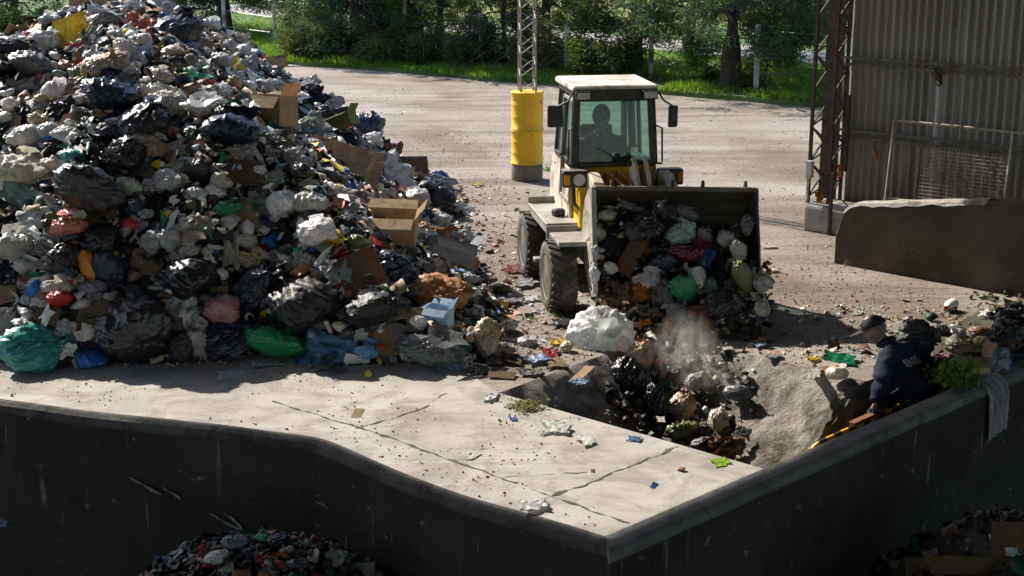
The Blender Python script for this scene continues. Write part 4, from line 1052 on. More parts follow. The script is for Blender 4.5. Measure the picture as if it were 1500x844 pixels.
for v in jm2.vertices: v.co += v.normal*(.014*fbm(v.co*6, 4) + .010*math.sin(v.co.x*60 + 8*noise.noise(v.co*4)))
jm2.materials.append(M('slicker')); link('slicker', jm2, None, drv)
b2 = BM(); bmesh.ops.create_uvsphere(b2, u_segments=24, v_segments=16, radius=1)
for v in b2.verts: v.co = Vector((v.co.x*.98, v.co.y*1.02+.12, v.co.z*1.2+.12))
bmesh.ops.transform(b2, matrix=hm, verts=b2.verts); build('hood', b2, 'mask_rubber', drv, smooth=True)
b2 = BM(); bmesh.ops.create_uvsphere(b2, u_segments=20, v_segments=14, radius=1, matrix=Matrix.Translation((0, -.62, .12)) @ Matrix.Diagonal((.62, .42, .40, 1)))
bmesh.ops.transform(b2, matrix=hm, verts=b2.verts); build('visor', b2, 'mask_rubber', drv, smooth=True)
b2 = BM(); bmesh.ops.create_uvsphere(b2, u_segments=20, v_segments=14, radius=1, matrix=Matrix.Translation((0, -.78, -.55)) @ Matrix.Diagonal((.48, .46, .46, 1)))
bar(b2, (0, -1.0, -.62), (0, -1.4, -.72), .22, 16); bmesh.ops.transform(b2, matrix=hm, verts=b2.verts); build('gas_mask', b2, 'mask_grey', drv, smooth=True)

# hand rail he holds
stripes('rail_paint', (.62, .33, .012), (.02, .018, .014), 1.5, 0)
ra, rb = at_y(1193, 652, 13.35), at_y(1312, 598, 14.02)
rv = rb-ra; rl = rv.length
rail = empty('hand_rail', (ra.x, ra.y, WZ), math.atan2(rv.y, rv.x), 'yellow and black striped hand rail just inside the right wall', 'hand rail')
zr0, zr1 = ra.z-WZ, rb.z-WZ; hl = math.hypot(rv.x, rv.y)
bm = BM(); tube(bm, [(-.05, 0, zr0-.5), (-.05, 0, zr0-.12), (0, 0, zr0-.02), (.08, 0, zr0+.01), (hl*.5, 0, (zr0+zr1)/2), (hl+.3, 0, zr1+.05)], .026, 10); build('top_rail', bm, 'rail_paint', rail, smooth=True)
worn('rail_yellow', (.58, .30, .012), (.68, .38, .02), .5, 6, .1, .01, dirt=(.12, .08, .04))
for x in (-.05, hl*.34, hl*.72):
    bm = BM(); bar(bm, (x, 0, 0), (x, 0, zr0+(zr1-zr0)*max(0, x)/hl - .02), .022, 8); build('post', bm, 'rail_yellow', rail)
bm = BM(); tube(bm, [(-.04, 0, zr0-.4), (hl+.3, 0, zr1-.35)], .018, 8); build('mid_rail', bm, 'rail_paint', rail)
# rusty board on the rail
bm = BM(); box(bm, (0, 0, 0), (.42, .07, .035)); bo = build('wooden_bar', bm, worn('rust_wood', (.12, .045, .02), (.2, .08, .04), .8, 6, .4, .02)); q = ra.lerp(rb, .62); bo.location = q+Vector((0, 0, .045)); bo.rotation_euler = (0, -math.atan2(rv.z, hl), math.atan2(rv.y, rv.x)); tag(bo, 'short red brown wooden bar lying along the striped hand rail', 'bar')
# ================================================================== RUBBISH: the kinds of piece
def bag_mesh(name, seed, elong=1.0, folds=9, crump=.05, flat=.0, sub=5, tail=1.0):
    """a tied bag: film pulled over lumpy contents, folds running to the neck, a ragged tail"""
    q = random.Random(seed)
    bm = BM(); bmesh.ops.create_icosphere(bm, subdivisions=sub, radius=1)
    gs = lambda: Vector((q.gauss(0, 1), q.gauss(0, 1), q.gauss(0, 1))).normalized()
    pl = [(gs(), q.uniform(.72, 1.0)) for _ in range(13)]
    lumps = [(gs()*q.uniform(.28, .48), q.uniform(.38, .58)) for _ in range(9)]
    off = Vector((seed*3.1, seed*1.7, seed*.9)); P = 7
    neck = q.uniform(.4, .7); pin = gs()
    for v in bm.verts:
        d = v.co.normalized()
        r1 = min(sum((max(0, d.dot(n))/dd)**P for n, dd in pl)**(-1/P), 1.25)
        r2 = 0.0
        for c, rr in lumps:
            bq = d.dot(c); h = bq*bq - c.length_squared + rr*rr
            if h > 0: r2 += max(0, bq+math.sqrt(h))**8
        r2 = max(.45, r2**(1/8)) if r2 > 0 else .45
        r_ = .45*r1 + .58*r2
        th = math.acos(max(-1, min(1, d.z))); ph = math.atan2(d.y, d.x)
        f = math.exp(-th/.8)
        fo = 1-abs(math.sin(folds*.5*ph + 2.2*noise.noise(d*1.4+off)))
        r_ *= 1 + .20*f*(fo-.5)*min(1, th*3.5)
        wv = noise.noise(d*2.2+off)*.8
        md = Vector((math.cos(ph)*3.0 + wv*.6, math.sin(ph)*3.0 - wv*.6, th*.5))
        rg = 1-abs(noise.noise(md+off)); r_ += crump*1.9*(rg**5-.25)*(.55+f)
        rg = 1-abs(noise.noise(md*2.2+off*1.3)); r_ += crump*1.2*(rg**5-.25)*(.5+f)
        rg = 1-abs(noise.noise(d*2.6+off+Vector((0, wv, wv)))); r_ += crump*.8*(rg**8-.15)
        rg = 1-abs(noise.noise(d*7+off)); r_ += crump*.18*(rg**5-.2)
        p = d*r_
        if th < .42:
            k = (1-th/.42); p.x *= 1-.65*k; p.y *= 1-.65*k; p.z += neck*.5*k*k
        p.x *= elong
        if p.z < -.45: p.z = -.45 + (p.z+.45)*.45
        p.z *= 1-flat
        v.co = p
    # the knot's ragged tail
    base = Vector((0, 0, (max(v.co.z for v in bm.verts)-.12)))
    rows = []
    for j in range(5):
        ring = []
        for i in range(14):
            a = i*math.tau/14; rr = (.10, .06, .13, .26, .36)[j]*tail*(1+.6*noise.noise(Vector((i*.9, j*.7, seed)))) ; z = (-.05, .08, .16, .24, .27)[j]+.12*noise.noise(Vector((i*.7, j, seed+5)))*(j > 1)
            ring.append(bm.verts.new(base+Vector((rr*math.cos(a), rr*math.sin(a), z))))
        rows.append(ring)
    for a, b in zip(rows, rows[1:]):
        for i in range(14): bm.faces.new((a[i], a[(i+1) % 14], b[(i+1) % 14], b[i]))
    # turn the bag so that its neck points some other way
    e = Euler((q.uniform(-1.1, 1.1), q.uniform(-1.1, 1.1), q.uniform(0, 6.28)))
    bmesh.ops.rotate(bm, verts=bm.verts, matrix=e.to_matrix())
    lo_ = Vector([min(v.co[i] for v in bm.verts) for i in range(3)]); hi_ = Vector([max(v.co[i] for v in bm.verts) for i in range(3)])
    for v in bm.verts: v.co = Vector([2*(v.co[i]-lo_[i])/(hi_[i]-lo_[i])-1 for i in range(3)])
    me = bpy.data.meshes.new(name); bm.to_mesh(me); bm.free()
    me.polygons.foreach_set('use_smooth', [True]*len(me.polygons)); return me
BAGS = [bag_mesh('bag', s, 1.0 + .25*(s % 3), 9+s % 5, .06+.022*(s % 3), tail=.7+.35*(s % 4)) for s in range(1, 15)]
BALLOON = bag_mesh('bag', 40, 1.05, 17, .062)
def crumpled_mesh(name, seed, amp, nx=18, curl=.6):
    """a crushed sheet of film, paper or cloth, with thickness"""
    q = random.Random(seed); off = Vector((seed*2.3, seed, 0)); bm = BM(); g = []
    for i in range(nx+1):
        row = []
        for j in range(nx+1):
            x, y = 2*i/nx-1, 2*j/nx-1
            e = 1+.5*noise.noise(Vector((x*1.7, y*1.7, seed+.5)))*max(abs(x), abs(y))**2
            rg = (1-abs(noise.noise(Vector((x*1.3, y*1.3, 0))+off)))**2 - .6
            z = amp*(rg*1.2 + .5*fbm(Vector((x*2.6, y*2.6, 1))+off, 3)) + curl*.35*(x*x*q.choice((1, 1)) if seed % 2 else -y*y)
            row.append(bm.verts.new((x*e*(1-.25*amp) + .22*amp*noise.noise(Vector((x*2, y*2, 5))+off), y*e*(1-.25*amp) + .22*amp*noise.noise(Vector((x*2, y*2, 9))+off), z)))
        g.append(row)
    for i in range(nx):
        for j in range(nx): bm.faces.new((g[i][j], g[i+1][j], g[i+1][j+1], g[i][j+1]))
    bmesh.ops.solidify(bm, geom=bm.faces[:], thickness=.025)
    zl, zh = min(v.co.z for v in bm.verts), max(v.co.z for v in bm.verts)
    for v in bm.verts: v.co.z -= (zl+zh)/2
    me = bpy.data.meshes.new(name); bm.to_mesh(me); bm.free()
    me.polygons.foreach_set('use_smooth', [seed % 3 != 0]*len(me.polygons)); return me
SHEETS = [crumpled_mesh('sheet', s, .35+.12*(s % 4)) for s in range(1, 9)]
def board_mesh(name, seed, fold=.35, nx=8):
    """a torn, creased panel of corrugated board"""
    q = random.Random(seed); bm = BM(); g = []; c = q.uniform(-.3, .3)
    for i in range(nx+1):
        row = []
        for j in range(nx+1):
            x, y = 2*i/nx-1, 2*j/nx-1
            ed = .07*noise.noise(Vector((x*2.5, y*2.5, seed)))*(1 if max(abs(x), abs(y)) > .9 else .1)
            row.append(bm.verts.new((x*(1+ed), y*(1+ed), fold*max(0, x-c)*.9 - .22*max(0, -x-.55) + .06*fbm(Vector((x*1.6, y*1.6, seed)), 3))))
        g.append(row)
    for i in range(nx):
        for j in range(nx): bm.faces.new((g[i][j], g[i+1][j], g[i+1][j+1], g[i][j+1]))
    bmesh.ops.solidify(bm, geom=bm.faces[:], thickness=.045)
    me = bpy.data.meshes.new(name); bm.to_mesh(me); bm.free(); return me
BOARDS = [board_mesh('board', s, (.2, .7, -.4, .45, .1, .9)[s % 6]) for s in range(1, 8)]
def carton_parts(seed):
    q = random.Random(seed); bm = BM(); t = .03
    for (c, s) in (((0, 0, -.97), (2, 2, .05)), ((-1, 0, 0), (t, 2, 2)), ((1, 0, 0), (t, 2, 2)), ((0, -1, 0), (2, t, 2)), ((0, 1, 0), (2, t, 2))): box(bm, c, s)
    for v in bm.verts: v.co += Vector((1, 1, .5))*.07*noise.noise(v.co*1.1+Vector((seed, 0, 0)))
    me = bpy.data.meshes.new('box'); bm.to_mesh(me); bm.free(); fl = []
    for k, (e, ang) in enumerate((((-1, 0), .9), ((1, 0), 1.9), ((0, -1), .4), ((0, 1), 1.5))):
        ang += q.uniform(-.4, .4); bm = BM(); L = .95
        d = Vector((e[0]*math.cos(ang-1.0), e[1]*math.cos(ang-1.0), math.sin(ang-1.0)+.0)); tdir = Vector((-e[1], e[0], 0))
        o_ = Vector((e[0], e[1], 1.0)); vs = [bm.verts.new(o_+tdir*.97), bm.verts.new(o_-tdir*.97), bm.verts.new(o_-tdir*.93+d*L), bm.verts.new(o_+tdir*.93+d*L)]
        bm.faces.new(vs); bmesh.ops.solidify(bm, geom=bm.faces[:], thickness=.03); m_ = bpy.data.meshes.new('flap'); bm.to_mesh(m_); bm.free(); fl.append(m_)
    return me, fl
CARTONS = [carton_parts(s) for s in range(1, 5)]
def bottle_meshes():
    bm = BM(); lathe(bm, [(.0, -1), (.28, -1), (.33, -.94), (.33, -.5), (.30, -.42), (.33, -.34), (.33, .25), (.26, .5), (.12, .72), (.11, .86)], 18)
    for v in bm.verts: v.co += Vector((1, 1, 0))*.06*noise.noise(v.co*2.5)
    me = bpy.data.meshes.new('bottle'); bm.to_mesh(me); bm.free(); me.polygons.foreach_set('use_smooth', [True]*len(me.polygons))
    bm = BM(); lathe(bm, [(.13, .84), (.14, .86), (.14, 1.0), (.12, 1.0)], 16); mc = bpy.data.meshes.new('cap'); bm.to_mesh(mc); bm.free(); return me, mc
BOTTLE, BCAP = bottle_meshes()
def stick_mesh(seed):
    bm = BM(); pts = [Vector((-1+2*i/6, .05*noise.noise(Vector((i*.5, seed, 0))), .04*noise.noise(Vector((i*.5, seed, 4))))) for i in range(7)]
    tube(bm, pts, [.05, .06, .06, .055, .06, .05, .035], 6); me = bpy.data.meshes.new('stick'); bm.to_mesh(me); bm.free(); return me
STICKS = [stick_mesh(s) for s in range(3)]
def leafy_mesh(seed, n=260):
    r_ = np.random.default_rng(seed); c = r_.normal(0, .42, (n, 3)); c[:, 2] = np.abs(c[:, 2])*.8 - .2
    d = r_.normal(0, 1, (n, 3)); d /= np.linalg.norm(d, axis=1)[:, None]; sd = np.cross(d, r_.normal(0, 1, (n, 3))); sd /= np.linalg.norm(sd, axis=1)[:, None]
    L = r_.uniform(.08, .22, (n, 1)); P = np.stack([c-d*L, c+sd*L*.4, c+d*L, c-sd*L*.4], 1).reshape(-1, 3)
    return P
SLOT = {}
def inst(me, matname, name, color, parent=None):
    """an object of its own on shared mesh data; its material sits in its own slot and its colour is its own"""
    if not me.materials: me.materials.append(None)
    o = bpy.data.objects.new(name, me); COL.objects.link(o)
    o.material_slots[0].link = 'OBJECT'; o.material_slots[0].material = M(matname); o.color = (*color, 1)
    if parent is not None: o.parent = parent
    return o
# what the things are made of: their own colours
CO = dict(black=(.012, .0125, .014), char=(.028, .029, .031), navy=(.010, .016, .035), blueblk=(.014, .028, .05), grey=(.26, .26, .255), dgrey=(.10, .105, .108), lgrey=(.48, .48, .475),
          white=(.78, .775, .76), cream=(.66, .60, .51), sheer=(.56, .55, .53), tan=(.36, .26, .165), brown=(.20, .125, .075), kraft=(.42, .31, .20), rust=(.30, .13, .05), teal=(.03, .22, .20),
          green=(.02, .20, .08), dkgreen=(.012, .06, .035), lime=(.35, .55, .05), olive=(.13, .15, .06), emerald=(.02, .30, .16), blue=(.02, .12, .42), skyb=(.16, .34, .55), pale=(.36, .46, .60), red=(.46, .03, .03),
          salmon=(.45, .16, .12), pink=(.50, .25, .26), orange=(.62, .22, .03), yellow=(.70, .50, .03), purple=(.17, .14, .20), maroon=(.10, .012, .03), lav=(.33, .33, .39), mint=(.45, .62, .52))
def jit(c, k=.12): f = 1+rng.uniform(-k, k); return tuple(max(.003, x*f*(1+rng.uniform(-.04, .04))) for x in c)
def mat_for(kind, cname):
    if kind == 'bag': return 'sheer_film' if cname in ('white', 'sheer', 'lgrey', 'grey', 'cream', 'pink', 'mint') else 'bag_film'
    return {'sheet': 'paper', 'film': 'sheer_film', 'board': 'cardboard', 'box': 'cardboard', 'rag': 'matte_film'}.get(kind, 'paper')
NAMES = dict(bag=('rubbish_bag', 'bag'), sheet=('crumpled_paper', 'paper'), film=('plastic_film', 'plastic'), board=('cardboard_sheet', 'cardboard'), box=('cardboard_box', 'box'), rag=('rag', 'cloth'), bottle=('plastic_bottle', 'bottle'), stick=('stick', 'stick'), leaves=('plant_scraps', 'plants'))
def spawn(kind, pos, w, h, dp, cname, label, group=None, rot=None, which=None, name=None, cat=None, mat=None, color=None):
    """one piece of rubbish, w x h x dp metres"""
    nm, ct = NAMES[kind]; nm = name or nm; ct = cat or ct
    c = color or jit(CO[cname]); rot = rot if rot is not None else (rng.uniform(-.3, .3), rng.uniform(-.35, .35), rng.uniform(-.45, .45))
    wi = which if which is not None else rng.randrange(100)
    if kind == 'bag': o = inst(BALLOON if wi == 999 else BAGS[wi % len(BAGS)], mat or mat_for(kind, cname), nm, c)
    elif kind in ('sheet', 'film', 'rag'): o = inst(SHEETS[wi % len(SHEETS)], mat or mat_for(kind, cname), nm, c)
    elif kind == 'board': o = inst(BOARDS[wi % len(BOARDS)], 'cardboard', nm, c)
    elif kind == 'box':
        b, fl = CARTONS[wi % len(CARTONS)]; o = inst(b, 'cardboard', nm, c)
        for f in fl: inst(f, 'cardboard', 'flap', jit(c, .08), o)
    elif kind == 'bottle':
        o = inst(BOTTLE, 'sheer_film', nm, c); inst(BCAP, 'matte_film', 'cap', jit(CO[rng.choice(('red', 'blue', 'white', 'green'))]), o)
    elif kind == 'stick': o = inst(STICKS[wi % 3], 'cardboard', nm, c)
    o.location = pos; o.rotation_euler = rot; o.scale = (w/2, dp/2, h/2)
    return tag(o, label, ct, group)

# ------------------------------------------------------------------ the heap
def lerp_tab(x, xs_, ys_): return float(np.interp(x, xs_, ys_))
def heap_h(x, y):
    xr = lerp_tab(y, [14.4, 16, 17.3, 19.5, 22, 24.6, 26], [-.40, -.10, -.15, -.62, -.78, -1.0, -1.8])
    df = y - (14.78 + .18*math.sin(x*1.7) + .10*math.sin(x*4.1)); dr = xr - x + .10*math.sin(y*3.1); db = 26.5-y
    hs = [lerp_tab(df, [0, .2, .8, 1.9, 4.6, 7], [0, .38, 1.35, 2.15, 3.65, 4.1]), lerp_tab(dr, [0, .1, .7, 1.2, 1.7, 2.4, 2.7, 3.4, 4.2, 5.5], [0, .10, .46, .80, 1.22, 1.70, 2.02, 2.62, 3.15, 4.0]),
          lerp_tab(db, [0, .4, 3, 5], [0, .6, 3.0, 4.2]), lerp_tab(x, [-13, -12.6, -9, -7, -6.4, -5.8, 9], [0, .6, 2.1, 2.93, 3.2, 3.5, 4.2])]
    k = 6.0; m = -math.log(sum(math.exp(-k*h) for h in hs))/k
    if m < -.02: return m
    return max(m, -.02) + .10*fbm(Vector((x*1.3, y*1.3, 2)), 3)*min(1, max(0, m)*3)
def heap_n(x, y):
    e = .12; return Vector((heap_h(x-e, y)-heap_h(x+e, y), heap_h(x, y-e)-heap_h(x, y+e), 2*e)).normalized()
def heap_hit(px, py):
    d = ray(px, py); o = Vector((0, 0, CH)); t = 13.0; last = None
    while t < 32:
        p = o + d*t; g = p.z - max(0, heap_h(p.x, p.y))
        if g < 0:
            lo_, hi_ = t-.08, t
            for _ in range(12):
                m = (lo_+hi_)/2; p = o+d*m
                if p.z - max(0, heap_h(p.x, p.y)) < 0: hi_ = m
                else: lo_ = m
            p = o+d*hi_; return p
        t += .08
    return None
bm = BM(); g = {}
gx = np.arange(-13, .6, .16); gy = np.arange(14.4, 27, .16)
for i, x in enumerate(gx):
    for j, y in enumerate(gy): g[i, j] = bm.verts.new((x, y, heap_h(x, y)-.03))
for i in range(len(gx)-1):
    for j in range(len(gy)-1):
        q = [g[i, j], g[i+1, j], g[i+1, j+1], g[i, j+1]]
        if max(v.co.z for v in q) > 0: bm.faces.new(q)
for v in [v for v in bm.verts if not v.link_faces]: bm.verts.remove(v)
worn('compacted_waste', (.012, .011, .010), (.055, .048, .04), .85, 5, .8, .08, dirt=(.10, .09, .075), dlo=.55, dhi=.7)
tag(build('rubbish_mound', bm, 'compacted_waste', smooth=True), kind='stuff')

PAL = np.array([CO[c] for c in ('white', 'white', 'sheer', 'sheer', 'lgrey', 'cream', 'tan', 'black', 'char', 'navy', 'grey', 'lgrey', 'white', 'white', 'cream', 'sheer', 'tan', 'brown', 'brown', 'kraft', 'dgrey', 'black', 'char', 'olive', 'black', 'char', 'dgrey', 'brown', 'navy', 'char', 'black', 'tan', 'lgrey', 'blue', 'red', 'yellow', 'pale', 'rust', 'green', 'dkgreen', 'dgrey', 'sheer', 'tan')])
ICO = BM(); bmesh.ops.create_icosphere(ICO, subdivisions=1, radius=1); ICO.verts.ensure_lookup_table()
ICV = np.array([v.co[:] for v in ICO.verts]); ICF = np.array([[v.index for v in f.verts] for f in ICO.faces]); ICO.free()
def scraps(name, pts, nrm, smin, smax, pal, seed, thick=.35, kind='stuff', lump=.28):
    """countless loose scraps as one mesh: crushed patches of film and card, and small crumpled lumps"""
    r_ = np.random.default_rng(seed); pts = np.asarray(pts, float); nrm = np.asarray(nrm, float)
    ilump = r_.uniform(0, 1, len(pts)) < lump; V_, F_, T_, base = [], [], [], 0
    for sel in (False, True):
        pt, nm_ = pts[ilump == sel], nrm[ilump == sel]; n = len(pt)
        if not n: continue
        sz = smin*(smax/smin)**(r_.uniform(0, 1, n)**1.6)
        if sel:
            k = len(ICV); loc = ICV[None]*r_.uniform(.6, 1.15, (n, k, 1))*np.stack([np.ones(n), r_.uniform(.45, 1, n), r_.uniform(.3, .7, n)], 1)[:, None, :]*sz[:, None, None]*.5
            q = ICF
        else:
            k = 16; gx_, gy_ = np.meshgrid([-1, -.33, .33, 1], [-1, -.33, .33, 1]); gx_ = gx_.ravel(); gy_ = gy_.ravel()
            lx = gx_[None]+r_.normal(0, .17, (n, k)); ly = (gy_[None]+r_.normal(0, .17, (n, k)))*r_.uniform(.3, 1, (n, 1))
            lz = r_.normal(0, thick*.55, (n, k)) + thick*1.2*(1-(gx_**2+gy_**2)*.6)[None]*r_.uniform(-.3, 1, (n, 1))
            loc = np.stack([lx, ly, lz], 2)*sz[:, None, None]*.5
            q = np.array([t_ for i in range(3) for j in range(3) for t_ in ((4*i+j, 4*i+j+1, 4*i+j+5), (4*i+j, 4*i+j+5, 4*i+j+4))])
        a = r_.uniform(0, math.tau, n); nn = nm_ + r_.normal(0, .55, (n, 3)); nn /= np.linalg.norm(nn, axis=1)[:, None]
        t = np.stack([np.cos(a), np.sin(a), np.zeros(n)], 1); t -= nn*(t*nn).sum(1)[:, None]; t /= np.linalg.norm(t, axis=1)[:, None]; b = np.cross(nn, t)
        w_ = pt[:, None, :] + loc[:, :, :1]*t[:, None] + loc[:, :, 1:2]*b[:, None] + loc[:, :, 2:]*nn[:, None] + nn[:, None]*sz[:, None, None]*.12
        V_.append(w_.reshape(-1, 3)); F_.append((np.arange(n)[:, None, None]*k+q[None]).reshape(-1, 3)+base); base += n*k
        T_.append(np.repeat(pal[r_.integers(0, len(pal), n)]*r_.uniform(.7, 1.25, (n, 1)), len(q), 0))
    o = link(name, mesh_np(name, np.concatenate(V_), np.concatenate(F_), 'litter', tint=np.concatenate(T_), smooth=True)); return tag(o, kind=kind)
pts, nr = [], []
while len(pts) < 11500:
    x, y = rng.uniform(-10, .2), rng.uniform(14.5, 26) if rng.random() < .45 else rng.uniform(14.5, 20)
    h = heap_h(x, y)
    if h > .03: pts.append((x, y, h)); nr.append(heap_n(x, y))
scraps('loose_litter', np.array(pts), np.array(nr), .06, .30, PAL, 3)

